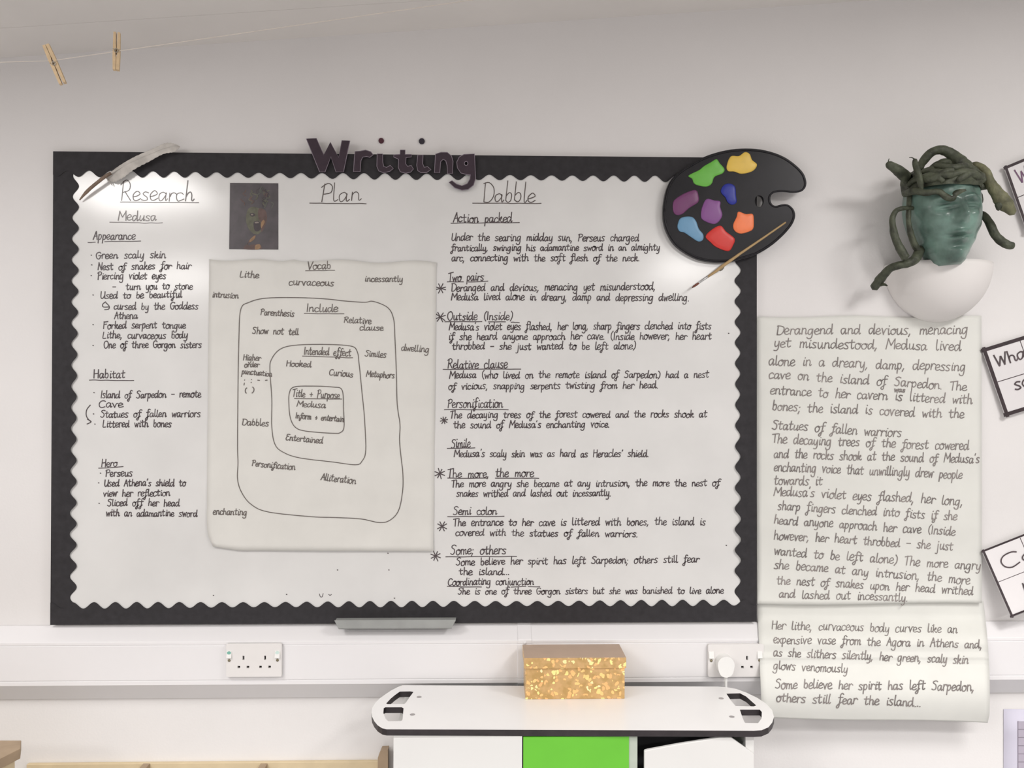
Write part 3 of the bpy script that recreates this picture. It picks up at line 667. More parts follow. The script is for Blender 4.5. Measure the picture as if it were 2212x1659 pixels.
hd = empty('sculpted_head', W(2038, 574, 0.09), 'green papier-mache face with dark snakes for hair, mounted above the white half-bowl light', 'sculpture')
HC = W(2036, 474, 0.105); HW, HD_, HH = 0.0865, 0.098, 0.120
def g(x, s): return math.exp(-(x / s) ** 2)
PW = [(-1.0, 0.30), (-0.92, 0.42), (-0.75, 0.56), (-0.5, 0.76), (-0.2, 0.93), (0.1, 1.0), (0.4, 1.0), (0.65, 0.93), (0.85, 0.72), (0.95, 0.45), (1.0, 0.05)]
def prof_at(z):
    for (a, b), (c, d) in zip(PW, PW[1:]):
        if z <= c: t = (z - a) / (c - a); t = t * t * (3 - 2 * t) * 0.5 + t * 0.5; return b + (d - b) * t
    return 0.05
mb = MB(); NT, NZ = 96, 84
rotm = Matrix.Rotation(math.radians(-2), 3, 'Z') @ Matrix.Rotation(math.radians(-5), 3, 'X') @ Matrix.Rotation(math.radians(-3), 3, 'Y')
for j in range(NZ + 1):
    z = -1 + 2 * j / NZ; w_ = prof_at(z)
    for i in range(NT):
        th = 2 * math.pi * i / NT
        fx = math.sin(th) * w_; fy = math.cos(th)
        yy = (abs(fy) ** 0.9) * (1 if fy > 0 else -1) * (0.25 + 0.75 * w_) * HD_
        if fy > 0:
            f = fx; k = min(1, fy * 1.6)
            nose = 0.032 * g(f, 0.13) * (math.exp(-((z + 0.16) / 0.12) ** 2) + 0.55 * math.exp(-((z - 0.03) / 0.14) ** 2)) + 0.009 * (g(f - 0.15, 0.08) + g(f + 0.15, 0.08)) * g(z + 0.2, 0.07)
            brow = 0.014 * (g(f - 0.36, 0.24) + g(f + 0.36, 0.24)) * g(z - 0.24 + 0.25 * (abs(f) - 0.36) ** 2, 0.06)
            sock = -0.018 * (g(f - 0.36, 0.2) + g(f + 0.36, 0.2)) * g(z - 0.1, 0.1)
            lid = 0.015 * (g(f - 0.36, 0.16) + g(f + 0.36, 0.16)) * g(z - 0.075, 0.05) - 0.009 * (g(f - 0.36, 0.17) + g(f + 0.36, 0.17)) * g(z - 0.03, 0.02)
            cheek = 0.007 * (g(f - 0.5, 0.2) + g(f + 0.5, 0.2)) * g(z + 0.12, 0.18)
            lips = 0.015 * g(f, 0.24) * g(z + 0.45 - 0.12 * f * f, 0.045) + 0.017 * g(f, 0.2) * g(z + 0.59, 0.05) - 0.014 * g(f, 0.3) * g(z + 0.515 - 0.2 * f * f, 0.022)
            chin = 0.014 * g(f, 0.22) * g(z + 0.84, 0.12) - 0.006 * g(f, 0.2) * g(z + 0.7, 0.05)
            yy += (nose + brow + sock + lid + cheek + lips + chin) * k
        v = Vector((fx * HW, -yy, z * HH))
        v += Vector((noise.noise(v * 40), noise.noise(v * 40 + Vector((5, 0, 0))), 0)) * 0.0022
        v = rotm @ v
        p = HC + v
        p.y = min(p.y, -0.002)
        mb.v.append(p)
for j in range(NZ):
    for i in range(NT):
        a = j * NT + i; b = j * NT + (i + 1) % NT; mb.f.append((a, b, b + NT, a + NT)); mb.m.append(0)
mb.f += [tuple(range(NT))[::-1], tuple(range(NZ * NT, (NZ + 1) * NT))]; mb.m += [0, 0]
mb.build('face', MFACE, hd, smooth=True)
c5 = lambda a, b: (1780 + a / 3.771, 280 + b / 3.771)
def snake(pts, dep, rad, m=MSNAKE, head=False, name='snake', seg=14):
    P = []
    for (a, b), d in zip(pts, dep): P.append(W(*c5(a, b), d))
    P = spline(P, 7); n = len(P)
    rr = []
    for i in range(n):
        t = i / (n - 1) * (len(rad) - 1); k = min(int(t), len(rad) - 2); rr.append((rad[k] + (rad[k + 1] - rad[k]) * (t - k)) * 1.13e-3 / 3.771 * (1 + 0.12 * noise.noise(Vector((i * 0.35, a * 0.01, b * 0.01)))))
    mb = MB().tube(P, rr, seg)
    return mb.build(name, m, hd, smooth=True)
snake([(770, 330), (800, 270), (870, 190), (950, 165), (1030, 195), (1090, 250), (1140, 310), (1200, 390), (1260, 450)], [.12, .13, .14, .145, .145, .15, .155, .16, .14], [30, 34, 36, 36, 46, 58, 66, 62, 50])
sn = snake([(1130, 350), (1190, 305), (1250, 300), (1310, 345), (1345, 420), (1390, 490), (1440, 560), (1490, 620), (1540, 680)], [.12, .14, .15, .16, .165, .17, .17, .17, .17], [26, 30, 36, 42, 42, 50, 58, 56, 30], MSNAKE2)
snake([(1440, 590), (1425, 620), (1420, 655)], [.17, .172, .172], [46, 32, 12], MSNAKE, name='snake_jaw')
snake([(720, 440), (660, 380), (600, 330), (545, 295), (518, 280)], [.10, .13, .15, .16, .165], [52, 48, 42, 36, 22])
snake([(520, 272), (526, 250), (530, 236)], [.165, .168, .17], [5, 4, 3], name='snake_tongue', seg=6)
snake([(790, 500), (785, 430), (765, 350), (745, 290), (740, 245)], [.175, .18, .18, .175, .17], [16, 24, 26, 24, 16])
snake([(738, 240), (715, 228), (695, 228)], [.17, .172, .174], [6, 4, 3], name='snake_tongue', seg=6)
snake([(720, 640), (650, 640), (590, 660), (558, 720), (562, 800), (580, 880), (615, 960), (665, 1045)], [.13, .14, .145, .15, .15, .15, .15, .155], [16, 18, 20, 24, 27, 30, 34, 32])
snake([(780, 980), (745, 1050), (690, 1085), (600, 1108), (540, 1130), (490, 1180), (450, 1230), (405, 1290)], [.11, .135, .14, .135, .12, .10, .085, .075], [42, 40, 36, 32, 33, 36, 40, 34])
snake([(460, 1265), (490, 1262), (515, 1272)], [.085, .10, .112], [14, 12, 5], name='snake_jaw', seg=8)
snake([(1240, 690), (1300, 700), (1350, 765), (1390, 850), (1440, 905), (1500, 940), (1540, 945)], [.10, .11, .115, .12, .12, .125, .125], [30, 34, 34, 36, 36, 36, 28])
snake([(700, 470), (690, 640), (690, 760), (715, 880), (750, 960), (790, 1010)], [.115, .13, .135, .13, .125, .12], [22, 20, 20, 26, 28, 26])
snake([(1210, 480), (1260, 540), (1280, 590)], [.15, .14, .12], [40, 30, 16])
snake([(660, 520), (740, 500), (830, 515), (930, 505), (990, 545), (1040, 560), (1080, 520), (1150, 500), (1240, 500)], [.12, .165, .185, .195, .20, .20, .195, .185, .15], [30, 30, 26, 24, 26, 26, 28, 34, 34])
snake([(800, 430), (850, 385), (940, 350), (1030, 345), (1080, 400), (1140, 440)], [.17, .18, .185, .185, .185, .175], [22, 24, 26, 30, 36, 36])
snake([(860, 350), (930, 290), (1010, 265), (1080, 300), (1120, 380)], [.12, .13, .14, .145, .15], [40, 36, 34, 40, 44])
snake([(1180, 440), (1260, 460), (1330, 470)], [.15, .155, .155], [40, 34, 18])
# matted clay over the scalp
mb = MB(); n1, n2 = 40, 16
sc = W(*c5(955, 468), 0.118)
for j in range(n2 + 1):
    ph = -0.25 + (math.pi / 2 + 0.25) * j / n2
    for i in range(n1):
        th = 2 * math.pi * i / n1
        v = Vector((math.cos(th) * math.cos(ph) * 0.090, math.sin(th) * math.cos(ph) * 0.092, math.sin(ph) * 0.050))
        v *= 1 + 0.22 * noise.noise(v * 34) + 0.10 * noise.noise(v * 80)
        p = sc + v; p.y = min(p.y, -0.002); mb.v.append(p)
for j in range(n2):
    for i in range(n1): mb.f.append((j * n1 + i, j * n1 + (i + 1) % n1, (j + 1) * n1 + (i + 1) % n1, (j + 1) * n1 + i)); mb.m.append(0)
mb.build('scalp', MSNAKE, hd, smooth=True)

for (t0, t1, p0, p1_, rr_) in [(-170, -100, 0.02, 0.30, 26), (-150, -60, 0.42, 0.10, 24), (-95, -20, 0.0, 0.42, 28), (-130, -30, 0.75, 0.55, 26), (-60, 0, 0.22, 0.02, 26), (-175, -115, 0.6, -0.05, 24)]:
    PP = []
    for i in range(9):
        t = i / 8; th = math.radians(t0 + (t1 - t0) * t); ph = p0 + (p1_ - p0) * t + 0.12 * math.sin(t * 9 + t0)
        v = Vector((math.cos(th) * math.cos(ph) * 0.092, math.sin(th) * math.cos(ph) * 0.094, math.sin(ph) * 0.052))
        PP.append(sc + v)
    PP = spline(PP, 4); n = len(PP)
    MB().tube(PP, [rr_ * 0.00036 * (0.55 + 0.45 * math.sin(math.pi * (0.12 + 0.8 * i / n))) * (1 + 0.15 * noise.noise(Vector((i * 0.4, t0, 0)))) for i in range(n)], 12).build('snake', MSNAKE, hd, smooth=True)

# ================================================================== three framed cards at the right
def card(tl, ux, uy, wpx, hpx, d0, lift, label, rows, col, words, border=5, ink=MCARDI):
    """tl: top left corner; ux, uy: unit vectors along the top and down the left side (picture)"""
    ux = Vector(ux).normalized(); uy = Vector(uy).normalized(); o = Vector(tl)
    def at(a, b, e=0.0):
        p = o + ux * a + uy * b
        return W(p.x, p.y, d0 + lift * (b / hpx) + e)
    c = at(wpx / 2, hpx)
    r = empty('caption_card', c, label, 'card', 'bordered cards at the right edge')
    V = [at(0, 0), at(wpx, 0), at(wpx, hpx), at(0, hpx)]
    MB().prism(V, [], (0, 0.0022, 0)).build('card', MCARD, r)
    m = MB(); hw = border * 0.0006
    b = border / 2 - 0.5
    for P in ([(0, b), (wpx, b)], [(0, hpx - b), (wpx, hpx - b)], [(b + 1, 0), (b + 1, hpx)], [(wpx - b, 0), (wpx - b, hpx)]):
        ribbon(m, [at(*P[0], 0.0006), at(*P[1], 0.0006)], hw)
    m.build('border', MCARDB, r)
    m = MB()
    for y in rows: ribbon(m, [at(border, y, 0.0005), at(wpx - border, y, 0.0005)], 0.0010)
    if col: ribbon(m, [at(col, border, 0.0005), at(col, rows[0], 0.0005)], 0.0009)
    m.build('ruled_lines', MCARDI, r)
    m = MB()
    for (t, a, b, a2, xh) in words:
        p, q = o + ux * a + uy * b, o + ux * a2 + uy * b
        write(m, t, p.x, p.y, q.x, q.y, xh, lambda x, y: d0 + lift * ((Vector((x, y)) - o).dot(uy) / hpx) + 0.0009, 0.0019, slant=0.0)
    m.build('handwritten_text', ink, r)
card((2169, 361), (43, -18), (43, 122), 250, 150, 0.014, 0.004, 'topmost tilted white card with purple writing, beside the sculpted head', [72], None, [('What', 20, 44, 100, 17)], 6, MPURP)
card((2121, 754), (91, -28), (51, 146), 260, 154, 0.010, 0.004, 'middle tilted white card with a black border, right of the tall sheet', [78], 84, [('What', 18, 46, 104, 15), ('say', 40, 106, 98, 17)], 8)
card((2121, 1190), (91, -36), (63, 143), 260, 157, 0.012, 0.055, 'lowest tilted white card with a black border, above the trunking', [76], 87, [('Co', 28, 58, 108, 20), ('n', 48, 120, 80, 22)], 5)

# ================================================================== trunking
DT = 0.05
tz = [W(1106, 1346, 0).z, W(1106, 1384, DT).z, W(1106, 1475, DT).z, W(1106, 1501, 0).z]
tk = empty('cable_trunking', (0.2, 0, tz[3]), 'white plastic cable trunking running along the wall under the whiteboard', 'trunking')
def trunk_profile(x0, x1, grow=0.0):
    z0, z1, z2, z3 = tz
    e = grow
    P = [(0.0008, z0 + e), (0.006, z0 + e), (DT - 0.002 + e, z1 + 0.002 + e), (DT + e, z1 + e * 0.5), (DT + e, z1 - 0.006), (DT - 0.0015 + e, z1 - 0.007), (DT - 0.0015 + e, z1 - 0.0085), (DT + 0.0005 + e, z1 - 0.0095),
         (DT + 0.0005 + e, z2 + 0.0125), (DT - 0.0015 + e, z2 + 0.0115), (DT - 0.0015 + e, z2 + 0.010), (DT + e, z2 + 0.009), (DT + e, z2), (DT - 0.003 + e, z2 - 0.003 - e), (0.008, z3 - e), (0.0008, z3 - e)]
    V = [Vector((x0, -d, z)) for d, z in P]
    return MB().prism(V, [], (x1 - x0, 0, 0))
xj0, xj1 = W(1119, 1400, DT).x, W(1148, 1400, DT).x
trunk_profile(XL + 0.002, xj0 + 0.004).build('cover', MTRUNK, tk)
trunk_profile(xj1 - 0.004, XR - 0.002).build('cover', MTRUNK, tk)
jc = trunk_profile(xj0, xj1, 0.0018).build('joint_clip', MTRUNK, tk)
sc_ = W(1134, 1388, DT)
MB().tube([Vector((sc_.x, -DT - 0.001, sc_.z)), Vector((sc_.x, -DT - 0.0035, sc_.z))], 0.0035, 14).build('clip_stud', MTRUNK, tk, smooth=True)

# ================================================================== sockets and plug
def rrect(x0, z0, x1, z1, r, y, n=5):
    P = []
    for cx, cz, a0 in ((x1 - r, z1 - r, 0), (x0 + r, z1 - r, 90), (x0 + r, z0 + r, 180), (x1 - r, z0 + r, 270)):
        for i in range(n + 1):
            a = math.radians(a0 + 90 * i / n); P.append(Vector((cx + r * math.cos(a), y, cz + r * math.sin(a))))
    return P
def socket(px0, px1, pyt, pyb, label, colours):
    a, b = W(px0, pyt, DT + 0.012), W(px1, pyb, DT + 0.012)
    x0, x1, z1, z0 = a.x, b.x, a.z, b.z; w_ = x1 - x0; h = z1 - z0; yb = -DT - 0.0005; yf = yb - 0.0105
    r = empty('socket_outlet', ((x0 + x1) / 2, yb, z0), label, 'socket', 'double sockets on the trunking')
    fx = lambda u: x0 + w_ * u
    fz = lambda v: z1 - h * v
    pins = []
    for c in (0.31, 0.70):
        for (du, v, pw, ph) in ((0, 0.42, 0.024, 0.062), (-0.082, 0.70, 0.034, 0.036), (0.082, 0.70, 0.034, 0.036)):
            u = c + du; pins.append([(fx(u - pw / 1.4), fz(v + ph * 1.15)), (fx(u + pw / 1.4), fz(v - ph * 0.9))])
    holes = [[Vector((p[0], yf, p[1])), Vector((q[0], yf, p[1])), Vector((q[0], yf, q[1])), Vector((p[0], yf, q[1]))] for p, q in pins]
    pm_ = MB().prism(rrect(x0, z0, x1, z1, 0.004, yf), holes, (0, 0.0085, 0))
    # chamfered back plate
    pm_.prism(rrect(x0 - 0.0012, z0 - 0.0012, x1 + 0.0012, z1 + 0.0012, 0.004, yf + 0.003), [], (0, yb - yf - 0.003, 0)) if False else None
    pm_.build('face_plate', MSOCK, r)
    MB().box((x0 + 0.003, yf + 0.0085, z0 + 0.003), (x1 - 0.003, yb, z1 - 0.003)).build('pin_holes', MDARK, r)
    for u, cc in ((0.055, colours[0]), (0.925, colours[1])):
        xc = fx(u)
        s_ = MB().add([Vector((xc - 0.006, yf + 0.001, fz(0.22))), Vector((xc + 0.006, yf + 0.001, fz(0.22))), Vector((xc + 0.006, yf - 0.0015, fz(0.22))), Vector((xc - 0.006, yf - 0.0015, fz(0.22))),
                       Vector((xc - 0.006, yf + 0.001, fz(0.42))), Vector((xc + 0.006, yf + 0.001, fz(0.42))), Vector((xc + 0.006, yf - 0.0055, fz(0.42))), Vector((xc - 0.006, yf - 0.0055, fz(0.42)))],
                      [(0, 3, 2, 1), (4, 5, 6, 7), (3, 7, 6, 2), (0, 4, 7, 3), (1, 2, 6, 5), (0, 1, 5, 4)])
        so = s_.build('switch', MPLUG, r)
        if cc:
            d_ = MB(); P = [Vector((xc + 0.0048 * math.cos(q), yf - 0.0028 - 0.0005, fz(0.265) + 0.004 * math.sin(q))) for q in [i * math.pi / 6 for i in range(12)]]
            d_.prism(P, [], (0, 0.0016, 0)).build('switch_marker', mat('switch_green', srgb(*cc), 0.5), r)
        MB().tube([Vector((xc, yf + 0.002, fz(0.50))), Vector((xc, yf - 0.0012, fz(0.50)))], 0.0034, 12).build('screw', MSCREW, r, smooth=True)
    return r
socket(488.5, 608, 1391, 1462, 'white double socket left of the gold box, with nothing plugged in', ((120, 178, 164), (205, 226, 220)))
socket(1530, 1650, 1392, 1462, 'white double socket partly behind the lower sheet, with one plug in', (None, None))
pc = W(1569, 1440, DT + 0.03)
pg = empty('power_plug', (pc.x, -DT - 0.012, pc.z), 'round white power plug in the right-hand socket, its cable hanging down', 'plug')
P = [(1551, 1437), (1553, 1428), (1560, 1421), (1569, 1419), (1578, 1421), (1585, 1429), (1587, 1437), (1585, 1450), (1580, 1460), (1569, 1464), (1558, 1460), (1553, 1450)]
yb = -DT - 0.0113
PV = [W(p.x, p.y, DT + 0.04) for p in spline([(a, b, 0) for a, b in P], 3, True)]
MB().prism(PV, [], (0, 0.04 + DT + yb, 0)).build('plug_body', MPLUG, pg, bevel=0.006, smooth=False)
cb = W(1568, 1464, DT + 0.02)
MB().tube([cb + Vector((0, 0, 0.004)), cb + Vector((0, 0, -0.012)), cb + Vector((0.001, 0.001, -0.05)), cb + Vector((0.003, 0.012, -0.25)), cb + Vector((0.01, 0.03, -0.5)), cb + Vector((0.03, 0.02, -0.70))], [0.0042, 0.0036, 0.003, 0.003, 0.003, 0.003], 10).build('cable', MPLUG, pg, smooth=True)

# ================================================================== trolley with cut-out handles
ZT = W(1237, 1483, 0.085).z
ct = lambda L, s, ox, oy: [(ox + a / s, oy + b / s) for a, b in L]
left_end = ct([(1100, 125), (1000, 160), (800, 262), (650, 362), (500, 470), (380, 590), (300, 720), (278, 850), (292, 960), (350, 1080), (440, 1190), (560, 1268), (680, 1295)], 12.29, 780, 1470)
right_end = [(1628, 1578.5), (1645, 1577.5), (1660, 1571), (1668, 1561), (1672, 1549), (1668, 1534), (1655, 1520), (1635, 1507), (1612, 1496), (1590, 1488), (1570, 1484.5), (1550, 1483)]
OUT = [T(x, y, ZT) for x, y in left_end + right_end]
yfront = min(p.y for p in OUT)
hl = [[(665, 610), (780, 487), (900, 385), (1030, 293), (1300, 288), (1392, 302), (1290, 440), (1200, 570), (1150, 622), (700, 628)],
      [(590, 860), (600, 735), (645, 711), (1080, 710), (1128, 738), (1112, 900), (1098, 1050), (1060, 1075), (720, 1082), (650, 1015)]]
hr = [[(1897, 477), (1968, 475), (2000, 492), (2052, 538), (2040, 543), (1945, 541), (1922, 515)],
      [(1967, 560), (2070, 560), (2081, 572), (2080, 605), (2062, 630), (1993, 629), (1980, 600)]]
HO = [[T(x, y, ZT) for x, y in ct(h, 12.29, 780, 1470)] for h in hl] + [[T(x, y, ZT) for x, y in ct(h, 2.404, 780, 1300)] for h in hr]
tl_ = empty('trolley', (W(1240, 1500, 0.2).x, -0.2, 0), 'white trolley with a black-edged top and cut-out handles, standing against the wall', 'trolley')
MB().prism(OUT, HO, (0, 0, -0.0135), 0, 1).build('top', [MLAM, MLEDGE], tl_)
for (x, y) in ct([(1540, 440), (1365, 905)], 12.29, 780, 1470) + ct([(1870, 502), (1925, 597)], 2.404, 780, 1300):
    c = T(x, y, ZT); q = MB().prism([c + Vector((0.006 * math.cos(a), 0.0065 * math.sin(a), 0.0006)) for a in [i * math.pi / 7 for i in range(14)]], [], (0, 0, -0.0005)).build('screw', mat('screw_grey', (0.4, 0.38, 0.38), 0.5, metal=0.3), tl_)
ZU = ZT - 0.0137
dF = -yfront - 0.012                       # cabinet front, a little behind the top's front edge
X = lambda px, d=None: W(px, 1620, dF if d is None else d).x
yF, yB = -dF, -0.075
zb = 0.07
MB().box((X(850), yF, zb), (X(1128), yF + 0.018, ZU)).build('front_panel', MCAB, tl_)
MB().box((X(850), yF + 0.018, zb), (X(850) + 0.018, yB, ZU)).build('side_panel', MCAB, tl_)
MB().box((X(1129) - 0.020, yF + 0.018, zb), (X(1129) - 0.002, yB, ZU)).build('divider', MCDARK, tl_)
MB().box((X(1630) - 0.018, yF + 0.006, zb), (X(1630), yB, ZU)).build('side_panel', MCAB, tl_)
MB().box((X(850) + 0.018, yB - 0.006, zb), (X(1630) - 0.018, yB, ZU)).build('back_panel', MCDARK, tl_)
MB().box((X(850) + 0.018, yF + 0.02, zb), (X(1630) - 0.018, yB - 0.006, zb + 0.018)).build('bottom_shelf', MCAB, tl_)
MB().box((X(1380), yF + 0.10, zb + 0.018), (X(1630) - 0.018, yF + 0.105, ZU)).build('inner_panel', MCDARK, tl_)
for x in (X(850) + 0.03, X(1630) - 0.03):
    for y in (yF + 0.05, yB - 0.04):
        q = MB().tube([Vector((x - 0.012, y, 0.031)), Vector((x + 0.012, y, 0.031))], 0.03, 18); q.box((x - 0.006, y - 0.01, 0.05), (x + 0.006, y + 0.01, zb)); q.build('castor', MCDARK, tl_)
# green tub in the middle bay
gt = empty('storage_tub', ((X(1130) + X(1377)) / 2, yF + 0.1, zb + 0.018), 'lime green plastic tub in the middle bay under the trolley top', 'tub')
gx0, gx1 = X(1130) + 0.0005, X(1359)
zt_ = ZU - 0.002
MB().box((gx0, yF + 0.002, zb + 0.03), (gx1, yF + 0.008, zt_)).build('front', MGREEN, gt)
q = MB().box((gx0 + 0.004, yF + 0.008, zb + 0.03), (gx0 + 0.008, yB - 0.02, zt_)); q.box((gx1 - 0.004, yF + 0.008, zb + 0.03), (gx1, yB - 0.02, zt_)); q.box((gx0 + 0.004, yB - 0.026, zb + 0.03), (gx1, yB - 0.02, zt_)); q.box((gx0 + 0.004, yF + 0.008, zb + 0.018), (gx1, yB - 0.02, zb + 0.03))
q.build('body', MGREEN, gt)
MB().box((gx1 + 0.0003, yF + 0.004, zb + 0.019), (X(1377.5), yF + 0.03, zt_)).build('edge_flange', MCLEAR, gt)['label'] = 'cloudy grey-green edge strip'
# white sloping panel leaning in the right bay
dS = dF + 0.004
sp = [(1392, 1622.5), (1400, 1620), (1470, 1607), (1555, 1593.5), (1579, 1593), (1629, 1629)]
SV = [W(x, y, dS) for x, y in sp]
SV += [Vector((SV[-1].x, -dS, zb + 0.1)), Vector((SV[0].x, -dS, zb + 0.1))]
lp = MB().prism(SV, [], (0, 0.0095, 0)).build('sloping_panel', MCAB, tl_, bevel=0.002)
lp['label'] = 'white panel with a slanting top edge'

# ================================================================== gold box
gb0, gb1 = T(1135, 1511, ZT), T(1350, 1511, ZT)
bxd = 0.145; bzl = None
xl_, xr_ = gb0.x, gb1.x; yb_ = gb0.y
hgt = W(1240, 1421, -yb_ + 0.004).z - ZT; lidz = W(1240, 1444, -yb_ + 0.004).z
depth_ = abs(T(1230, 1391, ZT + hgt).y - yb_)
gold = bpy.data.materials.new('gold_sparkle_foil'); gold.use_nodes = True
nt = gold.node_tree; n = nt.nodes; B = n['Principled BSDF']
tc = n.new('ShaderNodeTexCoord'); vo = n.new('ShaderNodeTexVoronoi'); vo.inputs['Scale'].default_value = 100; vo.inputs['Randomness'].default_value = 1
nt.links.new(tc.outputs['Object'], vo.inputs['Vector'])
nzn = n.new('ShaderNodeTexNoise'); nzn.inputs['Scale'].default_value = 60; nt.links.new(tc.outputs['Object'], nzn.inputs['Vector'])
mx = n.new('ShaderNodeVectorMath'); mx.operation = 'MULTIPLY_ADD'; mx.inputs[1].default_value = (0.02, 0.02, 0.02)
nt.links.new(nzn.outputs['Color'], mx.inputs[0]); nt.links.new(tc.outputs['Object'], mx.inputs[2]); nt.links.new(mx.outputs[0], vo.inputs['Vector'])
sp_ = n.new('ShaderNodeSeparateColor'); nt.links.new(vo.outputs['Color'], sp_.inputs[0])
gtn = n.new('ShaderNodeMath'); gtn.operation = 'GREATER_THAN'; gtn.inputs[1].default_value = 0.42; nt.links.new(sp_.outputs[0], gtn.inputs[0])
ltn = n.new('ShaderNodeMath'); ltn.operation = 'LESS_THAN'; ltn.inputs[1].default_value = 0.46; nt.links.new(vo.outputs['Distance'], ltn.inputs[0])
mu = n.new('ShaderNodeMath'); mu.operation = 'MULTIPLY'; nt.links.new(gtn.outputs[0], mu.inputs[0]); nt.links.new(ltn.outputs[0], mu.inputs[1])
cr = n.new('ShaderNodeValToRGB'); e = cr.color_ramp.elements
e[0].position = 0.0; e[0].color = (1.0, 0.62, 0.24, 1); e[1].position = 1.0; e[1].color = (1.0, 0.86, 0.52, 1)
for p_, c_ in ((0.35, (1.0, 0.52, 0.22, 1)), (0.6, (1.0, 0.80, 0.30, 1)), (0.8, (0.98, 0.9, 0.35, 1))):
    q = e.new(p_); q.color = c_
nt.links.new(sp_.outputs[1], cr.inputs[0])
cb_ = n.new('ShaderNodeValToRGB'); cb_.color_ramp.elements[0].position = 0.35; cb_.color_ramp.elements[0].color = (0.52, 0.33, 0.12, 1); cb_.color_ramp.elements[1].position = 0.65; cb_.color_ramp.elements[1].color = (0.66, 0.42, 0.19, 1)
nt.links.new(nzn.outputs['Fac'], cb_.inputs[0])
mc = n.new('ShaderNodeMix'); mc.data_type = 'RGBA'; nt.links.new(mu.outputs[0], mc.inputs['Factor']); nt.links.new(cb_.outputs[0], mc.inputs['A']); nt.links.new(cr.outputs[0], mc.inputs['B'])
nt.links.new(mc.outputs['Result'], B.inputs['Base Color']); B.inputs['Roughness'].default_value = 0.35; B.inputs['Metallic'].default_value = 0.25
MLID = mat('lid_top_card', (0.50, 0.37, 0.28), 0.5, var=0.04, scale=20)
gbx = empty('gift_box', ((xl_ + xr_) / 2, yb_ + depth_ / 2, ZT), 'sparkly gold gift box with a lid, standing on the white trolley top', 'box')
MB().box((xl_, yb_, ZT + 0.0003), (xr_, yb_ + depth_ - 0.006, ZT + hgt - 0.004)).build('base', gold, gbx, bevel=0.0008)
lm = MB().box((xl_ - 0.003, yb_ - 0.004, lidz), (xr_ + 0.003, yb_ + depth_ - 0.003, ZT + hgt))
lo_ = lm.build('lid', [gold, MLID], gbx, bevel=0.0006)
lo_.data.polygons[1].material_index = 1
lo_['label'] = 'gold lid with a plain beige-brown top'

# ================================================================== wooden things at the bottom left
dW = 0.013
wx0, wx1 = W(57, 1655, dW).x, W(822, 1655, dW).x
zw = W(450, 1648, dW).z
ws = empty('peg_rail', ((wx0 + wx1) / 2, -dW / 2, zw - 0.14), 'long pale plywood rail with short brown pegs, low on the wall at the left', 'peg rail')
MB().box((wx0, -dW, zw - 0.14), (wx1, -0.0008, zw)).build('rail_board', MPINE, ws, bevel=0.0015)
for px in (313, 568):
    c = W(px, 1653, dW + 0.012)
    MB().box((c.x - 0.0085, -dW - 0.024, c.z - 0.05), (c.x + 0.0085, -dW - 0.0003, c.z)).build('peg', MPINE2, ws, bevel=0.0012)
e0 = W(816, 1624, dW + 0.03); e1 = W(838, 1624, dW + 0.03)
MB().prism([Vector((e0.x, -dW - 0.03, zw - 0.16)), Vector((e1.x, -dW - 0.03, zw - 0.16)), Vector((e1.x, -dW - 0.03, e1.z + 0.004)), Vector((e0.x + 0.008, -dW - 0.03, e0.z + 0.003)), Vector((e0.x, -dW - 0.03, e0.z - 0.016))], [], (0, 0.0297, 0)).build('end_post', MPINE2, ws, bevel=0.001)
dC = 0.42
a_, b_ = W(-160, 1600, dC), W(46, 1599, dC - 0.16)
wc = empty('wooden_box', (a_.x + 0.05, -dC + 0.1, 0), 'brown wooden box at the bottom left corner, beside the plywood rack', 'box')
TP = [T(46, 1599, b_.z), T(-300, 1598, b_.z)]
zc = b_.z; yk = TP[0].y
F_ = [T(46, 1599, zc), T(44, 1617, zc), T(-200, 1740, zc), T(-300, 1740, zc), T(-300, 1599, zc)]
MB().prism(F_, [], (0, 0, -0.022)).build('lid', MPINE2, wc, bevel=0.0015)
xb = F_[0].x; FB = [Vector((p.x - 0.015, p.y * 0.97 - 0.006, zc - 0.022)) for p in F_]
MB().prism(FB, [], (0, 0, -(zc - 0.024))).build('body', MPINE, wc)

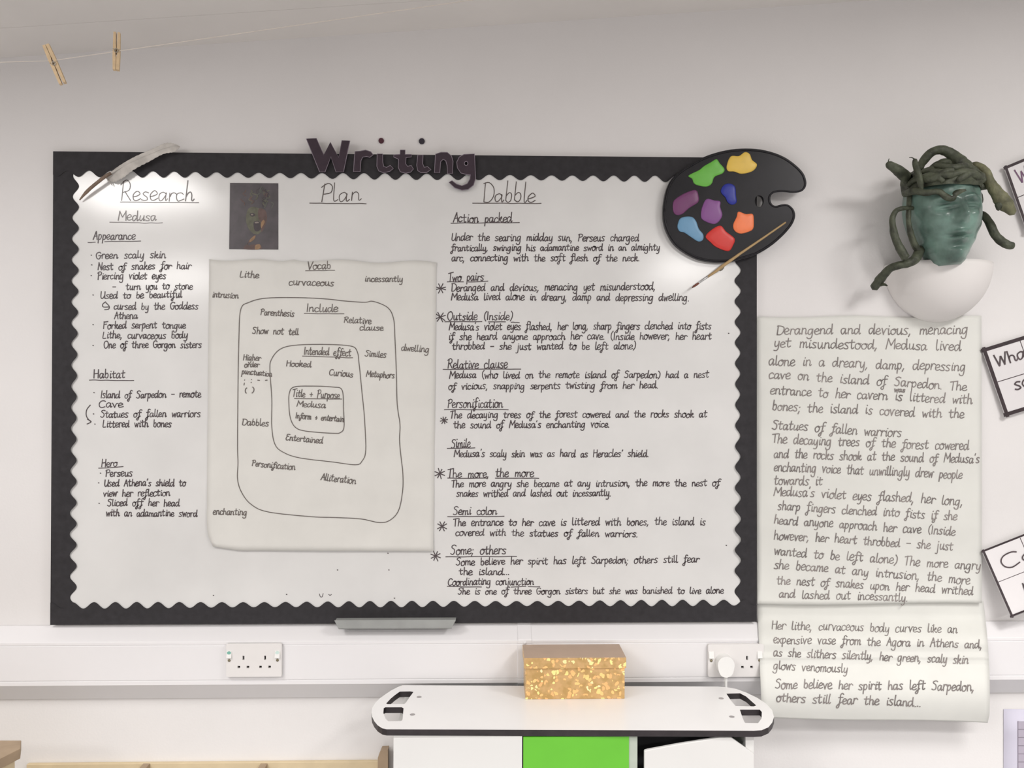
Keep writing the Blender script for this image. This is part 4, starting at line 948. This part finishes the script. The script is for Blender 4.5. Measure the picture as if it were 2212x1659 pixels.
# ================================================================== string and clothes pegs
p1, p2 = W(113, 131, 0.52), W(251.5, 111, 0.58)
dv = (p2 - p1).normalized()
p00 = W(0, 134.5, 0.515); dl0 = (p00 - p1).normalized()
st = MB().tube([p1 + dl0 * ((XL + 0.001 - p1.x) / dl0.x), p00, p1, p2, p2 + dv * 0.5, p2 + dv * 0.76], 0.0007, 6).build('hanging_string', MSTR)
tag(st, 'thin pale string strung below the ceiling at the top left, holding two pegs', 'string')
def peg(c, rz, gapt, label, sc=1.0, tw=0.5):
    r = empty('clothes_peg', c, label, 'clothes peg', 'wooden pegs on the string')
    r.rotation_euler = (0, rz, tw)
    def part(name, mb, m):
        me_o = link(name, [v + r.location for v in mb.v], mb.f, m, r, fmat=mb.m); return me_o
    h = 0.036 * sc
    for s_ in (-1, 1):
        prof = [(0.0004, -h), (0.0056, -h), (0.0064, -h * 0.3), (0.0062, h * 0.3), (0.0058, h), (0.0014, h), (0.0010, h * 0.4), (0.0004, h * 0.12), (0.0014, 0), (0.0014, -h * 0.2), (0.0003, -h * 0.36)]
        if gapt < 0: prof = [(x, -z) for x, z in prof]
        V = [Vector((s_ * x * sc, -0.005, z)) for x, z in prof]
        part('jaw', MB().prism(V, [], (0, 0.010, 0)), MPEG)
    m = MB()
    for k in range(4):
        m.tube([Vector((0.0034 * math.cos(a), -0.0064 + k * 0.0042, 0.0034 * math.sin(a))) for a in [i * math.pi / 6 for i in range(13)]], 0.0008, 6)
    m.tube([Vector((-0.0058, -0.006, 0.003)), Vector((-0.0058, 0.006, 0.003))], 0.0008, 6); m.tube([Vector((0.0058, -0.006, 0.003)), Vector((0.0058, 0.006, 0.003))], 0.0008, 6)
    part('spring', m, MSTEEL)
peg(W(118, 139.5, 0.52), math.radians(-23), -1, 'wooden clothes peg hanging tilted on the string, the left one of two', 1.12, 0.15)
peg(W(252, 111.5, 0.58), math.radians(1), 1, 'wooden clothes peg hanging upright on the string, the right one of two', 1.0, 0.25)

# ================================================================== printed poster low at the right edge
po_ = empty('wall_poster', W(2280, 1700, 0), 'lavender printed sheet with a grey table, low on the wall at the right edge', 'poster')
sheet(po_, [(2168, 1532), (2460, 1534), (2460, 1960), (2168, 1960)], lambda x, y: 0.0025, MLAVP, 6, 8)
m = MB(); m.add([W(2198, 1558, 0.0030), W(2440, 1558, 0.0030), W(2440, 1900, 0.0030), W(2198, 1900, 0.0030)], [(0, 3, 2, 1)])
for i in range(1, 14): ribbon(m, [W(2199, 1558 + i * 17.6, 0.0034), W(2439, 1558 + i * 17.6, 0.0034)], 0.0009, k=1)
for x in (2199, 2300, 2439): ribbon(m, [W(x, 1558, 0.0035), W(x, 1900, 0.0035)], 0.0009, k=1)
m.build('printed_table', [MMAUVE, MMLINE], po_)
